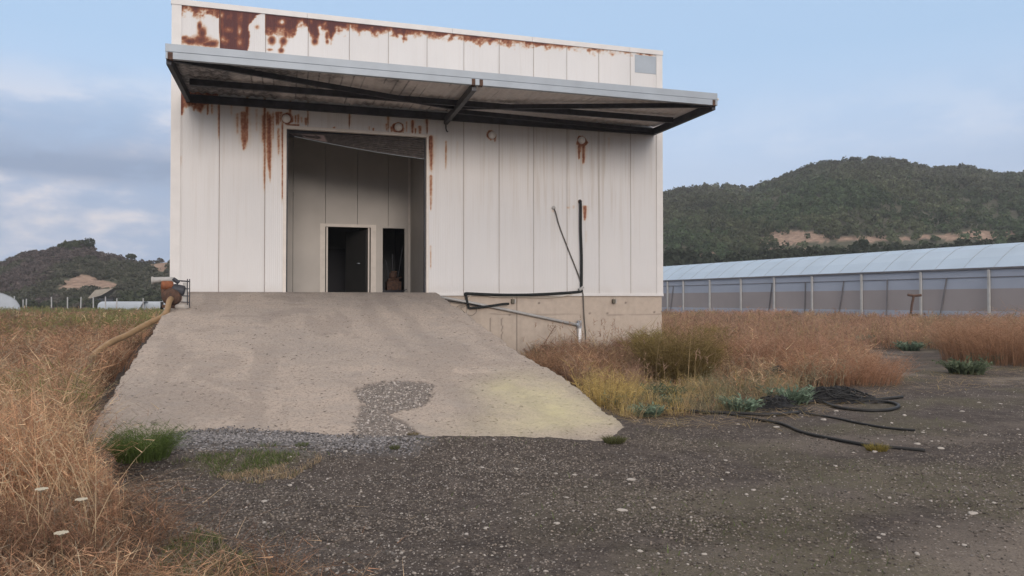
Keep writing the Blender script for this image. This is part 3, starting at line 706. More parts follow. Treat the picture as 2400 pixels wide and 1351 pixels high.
c = mixc(n, l, ramp(n, l, nn(4.5, 7.0, .75), [(.42, .7), (.56, 0.0)]), c, (.048, .041, .039))
c = mixc(n, l, ramp(n, l, nn(2.7, 8.0, .75), [(.52, 0.0), (.68, .5)]), c, (.175, .152, .134))
c = mixc(n, l, mathn(n, l, 'MULTIPLY', ad, ramp(n, l, n2, [(.3, .5), (.6, 1.0)])), c, (.27, .235, .20))
c = mixc(n, l, mathn(n, l, 'MULTIPLY', am, ramp(n, l, n2, [(.35, .25), (.65, .95)])), c, (.115, .110, .062))
c = mixc(n, l, mathn(n, l, 'MULTIPLY', ag, .85), c, mixc(n, l, n2, (.045, .032, .022), (.10, .066, .044)))  # soil under the grass coloured darker for the shade between stems
c = mixc(n, l, ramp(n, l, n3, [(.38, .55), (.5, 0.0)]), c, (.028, .024, .023)); c = mixc(n, l, mathn(n, l, 'MULTIPLY', ramp(n, l, nn(38.0, 6.0, .8), [(.52, 0.0), (.66, .65)]), mathn(n, l, 'SUBTRACT', 1.0, ag)), c, (.20, .175, .155))
vo = N(n, 'ShaderNodeTexVoronoi', i_Scale=42.0, i_Randomness=1.0); l.new(t.outputs['Object'], vo.inputs['Vector'])
pick = N(n, 'ShaderNodeSeparateXYZ'); l.new(vo.outputs['Color'], pick.inputs[0])
peb = mathn(n, l, 'MULTIPLY', mathn(n, l, 'LESS_THAN', vo.outputs['Distance'], mathn(n, l, 'MULTIPLY', pick.outputs[1], .42)), mathn(n, l, 'GREATER_THAN', pick.outputs[0], .62))
peb = mathn(n, l, 'MULTIPLY', peb, mathn(n, l, 'SUBTRACT', 1.0, ag))
pc = ramp(n, l, pick.outputs[2], [(0.0, (.10, .085, .078)), (.55, (.22, .19, .17)), (1.0, (.42, .38, .34))])
ach = N(n, 'ShaderNodeAttribute', attribute_name='chips').outputs['Fac']
c = mixc(n, l, mathn(n, l, 'MULTIPLY', ach, .9), c, mixc(n, l, n2, (.10, .098, .10), (.19, .185, .19)))
c = mixc(n, l, mathn(n, l, 'MULTIPLY', peb, .8), c, pc)
l.new(c, bs.inputs['Base Color'])
hh = mathn(n, l, 'ADD', mathn(n, l, 'MULTIPLY', n2, 1.2), mathn(n, l, 'ADD', mathn(n, l, 'MULTIPLY', n3, .7), mathn(n, l, 'MULTIPLY', peb, .5)))
bp = N(n, 'ShaderNodeBump', i_Strength=.75, i_Distance=.03); l.new(hh, bp.inputs['Height']); l.new(bp.outputs[0], bs.inputs['Normal'])
ground_o = npmesh('ground', np.stack([GX, GY, GZ], -1).reshape(-1, 3), gridfaces(len(rr), len(th)), mg, smooth=True,
                  attrs={'grass': gm.ravel(), 'moss': np.clip(moss, 0, 1).ravel(), 'dust': np.clip(dust, 0, 1).ravel(), 'chips': chips.ravel()})
tag(ground_o, kind='structure')

# ------------------------------------------------------------------ concrete ramp
NRr, NRc = 330, 300
cu = np.linspace(0, 1, NRc)
vend = np.interp(cu, fc, fv)
rowf = np.linspace(0, 1, NRr)
lv = np.array([p[1] for p in Lp][::-1]); lu_ = np.array([p[0] for p in Lp][::-1])
rv = np.array([p[1] for p in Rp][::-1]); ru_ = np.array([p[0] for p in Rp][::-1])
VV = rowf[:, None] * vend[None]; VV[0] = -.005
ul = np.interp(VV, lv, lu_) + (fbm(VV * 1.1, VV * 0, 2, 80) - .5) * .07 + (fbm(VV * 7, VV * 0, 3, 81) - .5) * .07
ur = np.interp(VV, rv, ru_) + (fbm(VV * 1.1, VV * 0, 2, 83) - .5) * .08 + (fbm(VV * 7, VV * 0, 3, 84) - .5) * .09
UU = ul * (1 - cu) + ur * cu
ZZ = ramp_z(VV)
RP = O + UU[..., None] * D + VV[..., None] * NI + ZZ[..., None] * np.array([0, 0, 1.])
rpx, rpy = px_of(RP)
PATCH = [(830, 915), (870, 897), (930, 893), (985, 893), (1018, 903), (1012, 925), (1000, 945), (975, 957), (940, 962), (915, 972), (945, 985), (975, 1008), (1000, 1025), (1040, 1046), (820, 1050), (830, 1020), (838, 1000), (828, 985), (842, 962), (852, 940), (835, 930)]
wob = (fbm(rpx / 9., rpy / 6., 3, 90) - .5); wob2 = fbm(rpx / 2.5, rpy / 2., 2, 94) - .5
HEAP = [(375, 1024), (420, 1010), (500, 1003), (560, 1003), (640, 1006), (700, 1010), (790, 1018), (850, 1020), (900, 1024), (1010, 1040), (960, 1064), (760, 1072), (640, 1060), (520, 1078), (430, 1075), (372, 1060)]
patch = (in_poly(rpx + wob * 26 + wob2 * 14, rpy + wob * 12 + wob2 * 8, PATCH) | in_poly(rpx + wob * 18, rpy + wob * 11, HEAP)).astype(float)
yel = np.clip(blob(rpx, rpy, 1240, 925, 95, 38) * .9 + blob(rpx, rpy, 1340, 975, 110, 40) * .85 + blob(rpx, rpy, 1180, 905, 50, 22) * .4 + blob(rpx, rpy, 1180, 1005, 130, 26) * .35, 0, 1)  # pool of yellow light at the lower right, painted into the concrete colour
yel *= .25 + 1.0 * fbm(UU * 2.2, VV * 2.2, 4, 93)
worn = np.clip(.9 * sstep(-.55, -.05, VV + (fbm(UU * 3, VV * 3, 3, 61) - .5) * .8) * (rpx < 700) + blob(rpx, rpy, 730, 820, 70, 40) + blob(rpx, rpy, 920, 810, 90, 40) * .7 + blob(rpx, rpy, 330, 960, 110, 60) * .6 + .5 * sstep(.5, .75, fbm(UU * .6, VV * .6, 3, 96)), 0, 1)
stain = np.zeros_like(UU)
for ux in (-2.05, -.35):                                    # tyre tracks up to the doorway, and old water runs
    stain += .75 * sstep(.34, .06, np.abs(UU - ux - .22 * np.sin(VV * .35))) * sstep(.35, .62, fbm(UU * 3, VV * .9, 4, 171))
stain += .9 * sstep(.56, .74, fbm(UU * 2.1, VV * .33, 4, 175)) + .8 * sstep(.60, .68, fbm(UU * .8, VV * .9, 5, 178))
crack = np.maximum.reduce([sstep(.020, .006, np.abs(VV - a_ - .22 * (fbm(UU * .9, UU * 0, 4, s_) - .5) - b_ * UU)) * (UU > lo_) * (UU < hi_) for a_, b_, s_, lo_, hi_ in [(-4.6, .05, 181, -6.2, -1.2), (-8.2, -.04, 183, -3.2, 2.4), (-2.2, .02, 185, -4.6, .2)]])
stain = np.clip(stain, 0, .8) + crack * .9
rough_ = (fbm(UU * 5, VV * 5, 4, 99) - .5) * .030 + (fbm(UU * .7, VV * .5, 3, 101) - .5) * .05 + (fbm(UU * 21, VV * 21, 2, 103) - .5) * .016 * (1 + worn)
edge_ = np.minimum(cu, 1 - cu)[None] * (ur - ul)
crumb = sstep(.07, 0, edge_) * (.004 + .03 * sstep(.5, .7, fbm(UU * 3, VV * 3, 2, 108)))
ZZ = ZZ + rough_ * sstep(0, -.4, VV) - patch * .022 - crumb * sstep(0, -.3, VV)
RV = np.stack([UU, VV, ZZ], -1)
# skirt down into the ground
def skirt(line):
    dn = line.copy(); dn[:, 2] = -.35; return dn
verts = [RV.reshape(-1, 3)]; faces = [gridfaces(NRr, NRc)]
off = NRr * NRc; idx = np.arange(off).reshape(NRr, NRc)
for line_i in (idx[:, 0], idx[:, -1][::-1], idx[-1, :]):
    line = RV.reshape(-1, 3)[line_i]; k = len(line)
    verts.append(skirt(line)); a = line_i; bq = off + np.arange(k)
    faces.append(np.stack([a[:-1], a[1:], bq[1:], bq[:-1]], -1)); off += k
RVv = np.concatenate(verts); nskirt = len(RVv) - NRr * NRc
padz = lambda a: np.concatenate([a.ravel(), np.zeros(nskirt)])
mr = bpy.data.materials.new('rough_ramp_concrete'); mr.use_nodes = True
n, l = mr.node_tree.nodes, mr.node_tree.links; bs = n['Principled BSDF']; bs.inputs['Roughness'].default_value = .95; bs.inputs['Specular IOR Level'].default_value = .15
t = n.new('ShaderNodeTexCoord')
r1, r2, r3 = nn(.8), nn(9.0, 8.0, .7), nn(55.0, 5.0, .75)
ap, ay, aw = (N(n, 'ShaderNodeAttribute', attribute_name=k).outputs['Fac'] for k in ('patch', 'yellow_light', 'worn'))
c = ramp(n, l, r1, [(.3, (.585, .495, .42)), (.7, (.48, .412, .358))])
c = mixc(n, l, ramp(n, l, r2, [(.40, 0.0), (.72, .6)]), c, (.44, .385, .34))
c = mixc(n, l, ramp(n, l, nn(28.0, 6.0, .8), [(.49, 0.0), (.60, .75)]), c, (.24, .207, .183))
c = mixc(n, l, mathn(n, l, 'MULTIPLY', N(n, 'ShaderNodeAttribute', attribute_name='stain').outputs['Fac'], .45), c, (.26, .225, .20))
c = mixc(n, l, ramp(n, l, nn(70.0, 3.0, .6), [(.60, 0.0), (.66, .8)]), c, (.58, .51, .44))
c = mixc(n, l, ramp(n, l, nn(2.6, 6.0, .7), [(.48, 0.0), (.68, .55)]), c, (.40, .36, .33))
c = mixc(n, l, mathn(n, l, 'MULTIPLY', aw, ramp(n, l, r3, [(.35, .0), (.65, .8)])), c, (.32, .295, .275))
pit = ramp(n, l, nn(16.0, 3.0, .5), [(.66, 0.0), (.69, 1.0)])
c = mixc(n, l, mathn(n, l, 'MULTIPLY', pit, .8), c, (.075, .062, .055))
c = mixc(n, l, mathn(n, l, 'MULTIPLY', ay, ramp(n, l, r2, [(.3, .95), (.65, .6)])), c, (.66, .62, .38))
c = mixc(n, l, ap, c, ramp(n, l, r3, [(.3, (.15, .132, .12)), (.7, (.30, .265, .24))]))
l.new(c, bs.inputs['Base Color'])
bp = N(n, 'ShaderNodeBump', i_Strength=1.0, i_Distance=.04); l.new(mathn(n, l, 'ADD', mathn(n, l, 'MULTIPLY', r2, .9), mathn(n, l, 'SUBTRACT', mathn(n, l, 'MULTIPLY', r3, .6), pit)), bp.inputs['Height']); l.new(bp.outputs[0], bs.inputs['Normal'])
ramp_o = npmesh('concrete_ramp', RVv, np.concatenate(faces), mr, loc=O, rz=ANG, smooth=True, attrs={'patch': padz(patch), 'yellow_light': padz(np.clip(yel, 0, 1)), 'worn': padz(worn), 'stain': padz(np.clip(stain, 0, 1))})
tag(ramp_o, 'broad rough concrete ramp rising to the open warehouse doorway, worn, with yellow light painted at its foot', 'ramp')

# ------------------------------------------------------------------ stones and gravel
def rock(seed, flat=.6, sub=2):
    r_ = np.random.default_rng(seed)
    import bmesh
    bm = bmesh.new(); bmesh.ops.create_icosphere(bm, subdivisions=sub, radius=1.0)
    ax = r_.uniform(.75, 1.25, 3); ax[2] *= flat
    cuts = [Vector(r_.normal(size=3)).normalized() for _ in range(7)]
    for v in bm.verts:
        p = v.co.copy()
        for cN in cuts:
            d_ = p.dot(cN)
            if d_ > .74: p -= cN * (d_ - .74) * .85
        v.co = Vector((p.x * ax[0], p.y * ax[1], p.z * ax[2]))
    me = bpy.data.meshes.new('stone'); bm.to_mesh(me); bm.free()
    return me
def scatter_rocks(name, P, size, cols, m, nvar=6, sub=1, parent=None, flat=.65):
    """one mesh of many small stones"""
    base = [rock(200 + i, flat, sub) for i in range(nvar)]
    bv = []; bf = []
    for me in base:
        a = np.zeros(len(me.vertices) * 3, np.float32); me.vertices.foreach_get('co', a); bv.append(a.reshape(-1, 3))
        f = np.zeros(len(me.polygons) * 3, np.int32); me.loops.foreach_get('vertex_index', f); bf.append(f.reshape(-1, 3))
        bpy.data.meshes.remove(me)
    nP = len(P); kind = np.arange(nP) % nvar; az = rng.uniform(0, 2 * np.pi, nP)
    VS, FS, CS = [], [], []; o_ = 0
    for k in range(nvar):
        ii = np.where(kind == k)[0]
        if not len(ii): continue
        v = bv[k][None] * size[ii, None, None] * rng.uniform(.7, 1.3, (len(ii), 1, 3))
        ca, sa = np.cos(az[ii])[:, None], np.sin(az[ii])[:, None]
        x = v[..., 0] * ca - v[..., 1] * sa; y = v[..., 0] * sa + v[..., 1] * ca
        VS.append((np.stack([x, y, v[..., 2]], -1) + P[ii][:, None]).reshape(-1, 3))
        FS.append((bf[k][None] + (o_ + np.arange(len(ii)) * len(bv[k]))[:, None, None]).reshape(-1, 3)); o_ += len(ii) * len(bv[k])
        CS.append(np.repeat(cols[ii], len(bv[k]), 0))
    return npmesh(name, np.concatenate(VS), None, m, parent, ft=np.concatenate(FS), attrs={'tint': np.concatenate(CS)}, smooth=False)
M['pebble'] = mat('mixed_pebbles', (1, 1, 1), .9, nscale=60, namt=.25, attr='tint', spec=.2)
def pebcols(k, lo=.10, hi=.52, p=2.2):
    v = lo + (hi - lo) * rng.random(k) ** p
    w = rng.uniform(-.5, .5, k)
    return np.stack([v * (1.03 + .05 * w), v * (.95 + .0 * w), v * (.88 - .06 * w)], -1)
def sample_px(k, x0, x1, y0, y1):
    """points on the yard, spread evenly over the ground seen between these picture limits"""
    n0 = k * 3; d0 = F_PX * EYE / (y1 - 705); d1 = F_PX * EYE / (y0 - 705)
    d_ = np.sqrt(rng.random(n0) * (d1 ** 2 - d0 ** 2) + d0 ** 2)
    x = (rng.uniform(x0, x1, n0) - 1200) / F_PX * d_
    P = np.stack([x, d_, lib_ground(x, d_)], -1)
    return P
def not_ramp(P):
    q = loc_of(P); l_ = np.interp(q[:, 1], lv, lu_); r_ = np.interp(q[:, 1], rv, ru_)
    c_ = np.clip((q[:, 0] - fu[0]) / (fu[-1] - fu[0]), 0, 1); ve = np.interp(c_, fc, fv)
    return ~((q[:, 1] > ve) & (q[:, 0] > l_) & (q[:, 0] < r_))
P = np.concatenate([sample_px(9000, -200, 2600, 890, 1400), sample_px(5000, -200, 2600, 1060, 1500), sample_px(3500, 350, 1300, 1010, 1400)])
px_, py_ = px_of(P)
dn = sstep(.30, .62, fbm(P[:, 0] * 1.1, P[:, 1] * 1.1, 3, 120)) + .25
dn *= np.where(px_ < 1150, 1.3, .75) * (1 + .8 * np.clip(blob(px_, py_, 1000, 1090, 400, 60), 0, 1))
ok = (~grass_mask(P)) & not_ramp(P) & (rng.random(len(P)) < dn)
P = P[ok]; px_, py_ = px_of(P)
sz = .0028 + .0075 * rng.random(len(P)) ** 3 + .008 * (rng.random(len(P)) < .035)
Q = np.concatenate([sample_px(9000, 250, 2500, 1000, 1400), sample_px(6000, 300, 1700, 1030, 1250)]); Q = Q[(~grass_mask(Q)) & not_ramp(Q) & (rng.random(len(Q)) < .25 + .75 * sstep(.35, .6, fbm(Q[:, 0] * 1.6, Q[:, 1] * 1.6, 3, 126)))]
nP0 = len(P); P = np.concatenate([P, Q]); sz = np.concatenate([sz, rng.uniform(.004, .013, len(Q))])
g1 = scatter_rocks('gravel', P + np.array([0, 0, 1.]) * (sz * .25)[:, None], sz, np.concatenate([pebcols(nP0, .10, .44, 1.6), pebcols(len(Q), .06, .26, 1.4) * np.array([1.05, 1.0, .95])]), M['pebble'])
tag(g1, kind='stuff')
# grey chippings heaped over the foot of the ramp, and exposed in its broken patch
HEAP = [(375, 1024), (420, 1010), (500, 1003), (560, 1003), (640, 1006), (700, 1010), (790, 1018), (850, 1020), (900, 1024), (990, 1040), (960, 1070), (760, 1075), (640, 1060), (520, 1078), (430, 1075), (372, 1060)]
nu_, nv_ = 170, 60
hx_ = np.linspace(340, 1000, nu_); hy_ = np.linspace(998, 1082, nv_)
HX, HY = np.meshgrid(hx_, hy_)
Pg = np.stack([ground(a, c_, 0.0) for a, c_ in zip(HX.ravel(), HY.ravel())]).reshape(nv_, nu_, 3)
q = loc_of(Pg)
# lie on the ramp where the ramp stands higher than the ground
pr = np.stack([W(*rampp(a, c_), 0) for a, c_ in zip(HX.ravel(), HY.ravel())]).reshape(nv_, nu_, 3)
zr_ = ramp_z(loc_of(pr)[..., 1])
tt = sstep(1028, 1056, HY + (fbm(HX / 40, HY / 40, 2, 5) - .5) * 10)
insd = in_poly(HX + (fbm(HX / 12, HY / 12, 2, 3) - .5) * 14, HY + (fbm(HX / 12, HY / 12, 2, 6) - .5) * 8, HEAP)
HP = pr * (1 - tt[..., None]) + Pg * tt[..., None]
HP[..., 2] = np.maximum(zr_, lib_ground(HP[..., 0], HP[..., 1])) * (1 - tt) + np.where(tt > 0, lib_ground(HP[..., 0], HP[..., 1]) + .012, 0) * tt + .012 + .02 * fbm(HX / 8, HY / 6, 3, 11) * insd
fq = gridfaces(nv_, nu_).reshape(nv_ - 1, nu_ - 1, 4); kk = insd[:-1, :-1] & insd[1:, 1:] & insd[:-1, 1:] & insd[1:, :-1]
Hs = HP[insd]; pick_ = rng.integers(0, len(Hs), 9000)
P1 = Hs[pick_] + rng.normal(size=(9000, 3)) * np.array([.05, .05, .003])
P1[:, 2] = np.where(not_ramp(P1), lib_ground(P1[:, 0], P1[:, 1]) + .006, ramp_z(loc_of(P1)[:, 1]) - .010)
pin = np.where(patch.ravel() > .5)[0]
RW = O + RV.reshape(-1, 3)[:, :1] * D + RV.reshape(-1, 3)[:, 1:2] * NI + RV.reshape(-1, 3)[:, 2:3] * np.array([0, 0, 1.])
P2 = RW[rng.choice(pin, 5200)] + rng.normal(size=(5200, 3)) * np.array([.02, .02, .002])
P12 = np.concatenate([P1, P2]); sz = .006 + .013 * rng.random(len(P12)) ** 2
cc = np.concatenate([pebcols(len(P1), .07, .34, 1.2) * np.array([.95, 1.0, 1.10]), pebcols(len(P2), .13, .60, 1.4)])
g2 = scatter_rocks('chippings', P12, sz, cc, M['pebble']); tag(g2, kind='stuff')

# single pale stones that can be told from the gravel
smesh = [rock(300 + i, .62, 3) for i in range(7)]
for me in smesh: me.materials.append(M['white_stone'])
named = {(1457, 1198): ('long flat white stone lying out in the dirt yard, largest of the pale stones', .030, (1.7, .85, .75)),
         (1480, 1126): ('flat white stone in the yard straight behind the largest one', .027, (1.5, .85, .75)),
         (1140, 1240): ('round cream stone lying in the darkest gravel near the middle of the yard', .022, (1, 1, .8)),
         (2205, 1053): ('pale stone lying by the end of the lowest black hose', .036, (1.1, 1, .8)),
         (2280, 1205): ('large pale stone far to the right in the dirt yard', .028, (1.3, 1, .7))}
spots = [(1817, 1183), (1935, 1183), (1945, 1180), (2085, 1168), (2100, 1180), (2265, 1145), (2135, 1130), (1750, 1160), (1740, 1144), (1845, 1165), (2000, 1198), (1835, 1205), (1958, 1094), (1820, 1002), (1875, 1207), (1792, 1193), (1766, 1150), (2238, 1206), (2200, 1236), (2106, 1238), (1996, 1284), (1985, 1269), (1757, 1312), (1866, 1284), (1825, 1258), (2070, 1254), (2200, 1035), (2115, 1036), (2150, 1042), (2260, 990), (2320, 1010), (2240, 1008), (2150, 952), (2180, 970), (2120, 975), (1960, 965), (1980, 960), (1880, 978), (1930, 985), (2040, 1008), (2030, 1033), (2000, 1062), (2050, 1060), (2295, 945), (2345, 948), (2390, 1020), (2090, 1031), (2165, 1010), (1210, 1100), (1303, 1112), (1372, 1144), (1329, 1167), (1220, 1216), (1395, 1207), (1305, 1228), (1151, 1223), (1181, 1247), (1186, 1281), (1104, 1296), (1250, 1310), (1135, 1302), (1176, 1337), (1025, 1316), (1041, 1267), (1280, 1312), (1620, 1214), (1607, 1229), (1650, 1230), (1695, 1242), (1480, 1270), (1573, 1241), (1568, 1234), (1543, 1299), (1371, 1275), (1613, 1324), (1363, 1332), (1125, 1138), (1008, 1149), (1398, 1115), (1590, 1170), (1532, 1192), (1536, 1170), (1676, 1040), (1680, 1047), (1705, 1109), (1625, 1107), (955, 1163), (680, 1139), (762, 1110), (838, 1180), (912, 1278), (940, 1293), (947, 1316), (870, 1271), (620, 1227), (740, 1258), (770, 1276), (620, 1176), (672, 1174), (880, 1342), (826, 1340), (1023, 1316), (2330, 1180), (2150, 1300), (2260, 1280), (1700, 1290), (1650, 1300)]
r0 = random.Random(4)
while len(spots) < 190:
    x, y = r0.uniform(650, 2390), r0.uniform(960, 1345)
    if fbm(np.array([x / 160.]), np.array([y / 90.]), 2, 77)[0] < .5 and r0.random() < .7: continue
    if y < 1050 and x < 1560: continue
    spots.append((x, y))
def put_stone(x, y, size, sc, label, group):
    g = ground(x, y, 0.0); g = ground(x, y, float(lib_ground(g[0], g[1])))
    o = bpy.data.objects.new('stone', r0.choice(smesh)); COL.objects.link(o)
    o.location = (g[0], g[1], g[2] + size * sc[2] * .25); o.rotation_euler = (0, 0, r0.uniform(-.5, .5) if sc[0] > 1.4 else r0.uniform(0, 6.28)); o.scale = (size * sc[0], size * sc[1], size * sc[2])
    tag(o, label, 'stone', group)
for (x, y), (lb, sz_, sc) in named.items(): put_stone(x, y, sz_, sc, lb, None)
for x, y in spots:
    d_ = F_PX * EYE / (y - 705)
    put_stone(x, y, d_ / F_PX * (2.2 + 4.2 * r0.random() ** 2), (r0.uniform(.8, 1.4), r0.uniform(.8, 1.1), r0.uniform(.6, 1.0)), 'small pale stone lying loose among the gravel of the dirt yard', 'small pale stones scattered over the yard')

# ------------------------------------------------------------------ hills with scrub and wood
SKY = [(-2600, 690), (-1400, 655), (-700, 640), (-250, 628), (0, 612), (25, 600), (60, 588), (100, 581), (140, 573), (180, 569), (205, 571), (215, 574), (225, 586), (262, 592), (300, 603), (340, 609), (400, 604), (470, 600), (640, 560), (900, 500), (1200, 470), (1400, 462), (1550, 449), (1600, 438), (1650, 430), (1700, 427), (1730, 432), (1765, 433), (1800, 421), (1850, 402), (1895, 384), (1940, 374), (2000, 366), (2060, 364), (2110, 369), (2150, 380), (2195, 388), (2255, 384), (2300, 392), (2335, 403), (2400, 401), (2600, 385), (2900, 420), (3600, 520), (5200, 640)]
skx = np.array([p[0] for p in SKY], float); sky_y = np.array([p[1] for p in SKY], float)
def hill_frame(px):
    w = sstep(450, 1500, px)
    r1 = 205 * (1 - w) + 330 * w           # ridge distance (depth)
    r0_ = 138 * (1 - w) + 150 * w          # foot
    return r0_, r1
def hill_h(px, dep, tree=0.0):
    r0_, r1 = hill_frame(px)
    H = (705 - np.interp(px, skx, sky_y)) / F_PX * r1 + EYE
    H = H - (np.where(px < 700, 1.2, 3.0))
    t = (dep - r0_) / (r1 - r0_)
    pr = np.where(t < 1, sstep(-.02, 1.0, t) * .55 + np.clip(t, 0, 1) * .45, np.maximum(1 - (t - 1) * .35, .3))
    x = (px - 1200) / F_PX * dep
    bumps = (fbm(x * .035, dep * .035, 4, 130) - .5) * 9 * np.where(px < 700, .35, 1.0) * np.clip(t * 2, 0, 1) * np.clip((1.0 - t) * 3, 0, 1)
    return H * pr + bumps * np.clip(t, 0, 1) - .8 * sstep(.08, 0, t)
hp = np.concatenate([np.linspace(-2600, -100, 60)[:-1], np.linspace(-100, 2500, 420), np.linspace(2500, 5200, 60)[1:]])
ht = np.concatenate([np.linspace(0, 1.1, 110), np.linspace(1.1, 2.2, 16)[1:]])
HPX, HT = np.meshgrid(hp, ht)
r0g, r1g = hill_frame(HPX); HD = r0g + (r1g - r0g) * HT
HXw = (HPX - 1200) / F_PX * HD
HZ = hill_h(HPX, HD)
hpx, hpy = px_of(np.stack([HXw, HD, HZ], -1))
CLAY = [[(1770, 572), (1795, 552), (1830, 538), (1900, 543), (1950, 552), (1940, 566), (1860, 574)], [(1950, 556), (2085, 553), (2085, 563), (1970, 568)],
        [(2090, 556), (2220, 550), (2290, 541), (2385, 545), (2390, 560), (2300, 566), (2240, 560), (2100, 566)],
        [(1740, 590), (1900, 578), (1905, 586), (1770, 594)],
        [(120, 690), (150, 660), (180, 645), (205, 643), (230, 655), (262, 662), (285, 672), (270, 680), (190, 682)],
        [(350, 622), (398, 616), (398, 640), (350, 630)], [(1600, 598), (1690, 588), (1700, 592), (1640, 602)]]
def clay_mask(px, py, wid=1.0):
    w = (fbm(px / 14., py / 7., 3, 140) - .5)
    r = np.zeros(px.shape, bool)
    for c_ in CLAY: r |= in_poly(px + w * 22 * wid, py + w * 10 * wid, c_)
    return r
clay = clay_mask(hpx, hpy).astype(float)
mh = bpy.data.materials.new('scrubby_hillside_soil'); mh.use_nodes = True
n, l = mh.node_tree.nodes, mh.node_tree.links; bs = n['Principled BSDF']; bs.inputs['Roughness'].default_value = 1.0; bs.inputs['Specular IOR Level'].default_value = 0
t = n.new('ShaderNodeTexCoord')
h1, h2 = nn(.06), nn(.7, 8.0, .7)
ac = N(n, 'ShaderNodeAttribute', attribute_name='clay').outputs['Fac']
c = mixc(n, l, ramp(n, l, h2, [(.35, 0.0), (.65, 1.0)]), (.085, .090, .066), (.12, .118, .092))
c = mixc(n, l, ac, c, mixc(n, l, ramp(n, l, h2, [(.35, 0.0), (.65, 1.0)]), (.42, .31, .24), (.21, .155, .13)))
l.new(c, bs.inputs['Base Color']); bp = N(n, 'ShaderNodeBump', i_Strength=1.0, i_Distance=.8); l.new(h2, bp.inputs['Height']); l.new(bp.outputs[0], bs.inputs['Normal'])
hill = npmesh('hill', np.stack([HXw, HD, HZ], -1).reshape(-1, 3), gridfaces(len(ht), len(hp)), mh, smooth=True, attrs={'clay': clay.ravel()})
tag(hill, kind='structure')

M['leaf'] = let_light_through(mat('hill_foliage', (1, 1, 1), .8, attr='tint', spec=.15, nscale=.9, namt=.35), .45)
def crowns(name, C, rad, hgt, col, per, m, leaf=.35, parent=None, loc=None):
    """many leafy crowns: leaf clumps spread through each crown's volume"""
    k = len(C); tot = k * per
    ci = np.repeat(np.arange(k), per)
    d = rng.normal(size=(tot, 3)); d /= np.linalg.norm(d, axis=1)[:, None]
    d[:, 2] = np.abs(d[:, 2]) * np.where(rng.random(tot) < .82, 1, -.6)
    az = np.arctan2(d[:, 1], d[:, 0])
    lump = .72 + .5 * vnoise(az * 1.1 + ci * 7.3, d[:, 2] * 2.2 + ci * 3.1, 7)
    rr_q = rng.uniform(.55, 1.0, tot) ** .6 * lump
    P = C[ci] + d * rr_q[:, None] * np.stack([rad[ci], rad[ci], hgt[ci]], -1)
    s = leaf * rad[ci] * rng.uniform(.6, 1.35, tot)
    nrm = d + rng.normal(size=(tot, 3)) * .55; nrm /= np.linalg.norm(nrm, axis=1)[:, None]
    up = rng.normal(size=(tot, 3)); a = np.cross(nrm, up); a /= np.linalg.norm(a, axis=1)[:, None] + 1e-9; b_ = np.cross(nrm, a)
    q = np.stack([P + a * s[:, None], P + b_ * s[:, None] * .7, P - a * s[:, None] * .8, P - b_ * s[:, None] * .75], 1)
    tint = col[ci] * rng.uniform(.72, 1.28, tot)[:, None]
    return npmesh(name, q.reshape(-1, 3), np.arange(tot * 4).reshape(-1, 4), m, parent, loc, attrs={'tint': np.repeat(tint, 4, 0)})
# wood on the right hill
def hill_points(k, x0, x1, t0, t1):
    px = rng.uniform(x0, x1, k); t_ = rng.uniform(t0, t1, k)
    r0_, r1 = hill_frame(px); d_ = r0_ + (r1 - r0_) * t_
    P = np.stack([(px - 1200) / F_PX * d_, d_, hill_h(px, d_)], -1)
    return P, px, t_
P, px_, t_ = hill_points(11500, 1380, 2620, .02, 1.03)
ok = np.ones(len(P), bool)
for zz in (0, 1.2, 2.4, 3.4):
    a_, c_ = px_of(P + np.array([0, 0, zz])); ok &= ~clay_mask(a_, c_)
ok |= (rng.random(len(P)) < .22)
ok &= (rng.random(len(P)) < .35 + .65 * sstep(.36, .5, fbm(P[:, 0] * .05, P[:, 1] * .05, 3, 150)))
P, px_, t_ = P[ok], px_[ok], t_[ok]
rad = rng.uniform(.75, 1.75, len(P)); hg = rad * rng.uniform(.8, 1.35, len(P))
mixn = fbm(P[:, 0] * .03, P[:, 1] * .03, 3, 155)
green = np.array([.082, .122, .062]); olive = np.array([.125, .145, .082]); dusk = np.array([.122, .122, .112])
w1 = sstep(.42, .62, mixn + rng.normal(size=len(P)) * .06)[:, None]; w2 = (sstep(.50, .9, t_) * .75)[:, None] * rng.uniform(.4, 1, (len(P), 1))
col = (green * (1 - w1) + olive * w1) * (1 - w2) + dusk * w2
col = col * rng.uniform(.7, 1.3, (len(P), 1)) * (.55 + .9 * fbm(P[:, 0] * .045, P[:, 1] * .045, 3, 158))[:, None]
wood = crowns('wood', P + np.stack([0 * rad, 0 * rad, hg * .55], -1), rad, hg, col, 44, M['leaf'], .33); tag(wood, kind='stuff')
# scrub on the left hill
P, px_, t_ = hill_points(5600, -420, 760, .02, 1.03)
a_, c_ = px_of(P)
ok = ~clay_mask(a_, c_); P, px_, t_ = P[ok], px_[ok], t_[ok]
rad = rng.uniform(.4, 1.0, len(P)); hg = rad * rng.uniform(.6, 1.0, len(P))
a_, c_ = px_of(P)
gr = sstep(.44, .58, fbm(P[:, 0] * .07, P[:, 1] * .05, 3, 160) + .12 * sstep(150, 330, a_))
w1 = (gr * rng.uniform(.7, 1.0, len(P)))[:, None]
col = (np.array([.150, .125, .120]) * (1 - w1) + np.array([.108, .118, .080]) * w1) * rng.uniform(.65, 1.3, (len(P), 1))
scrub = crowns('scrub', P + np.stack([0 * rad, 0 * rad, hg * .45], -1), rad, hg, col, 34, M['leaf']); tag(scrub, kind='stuff')

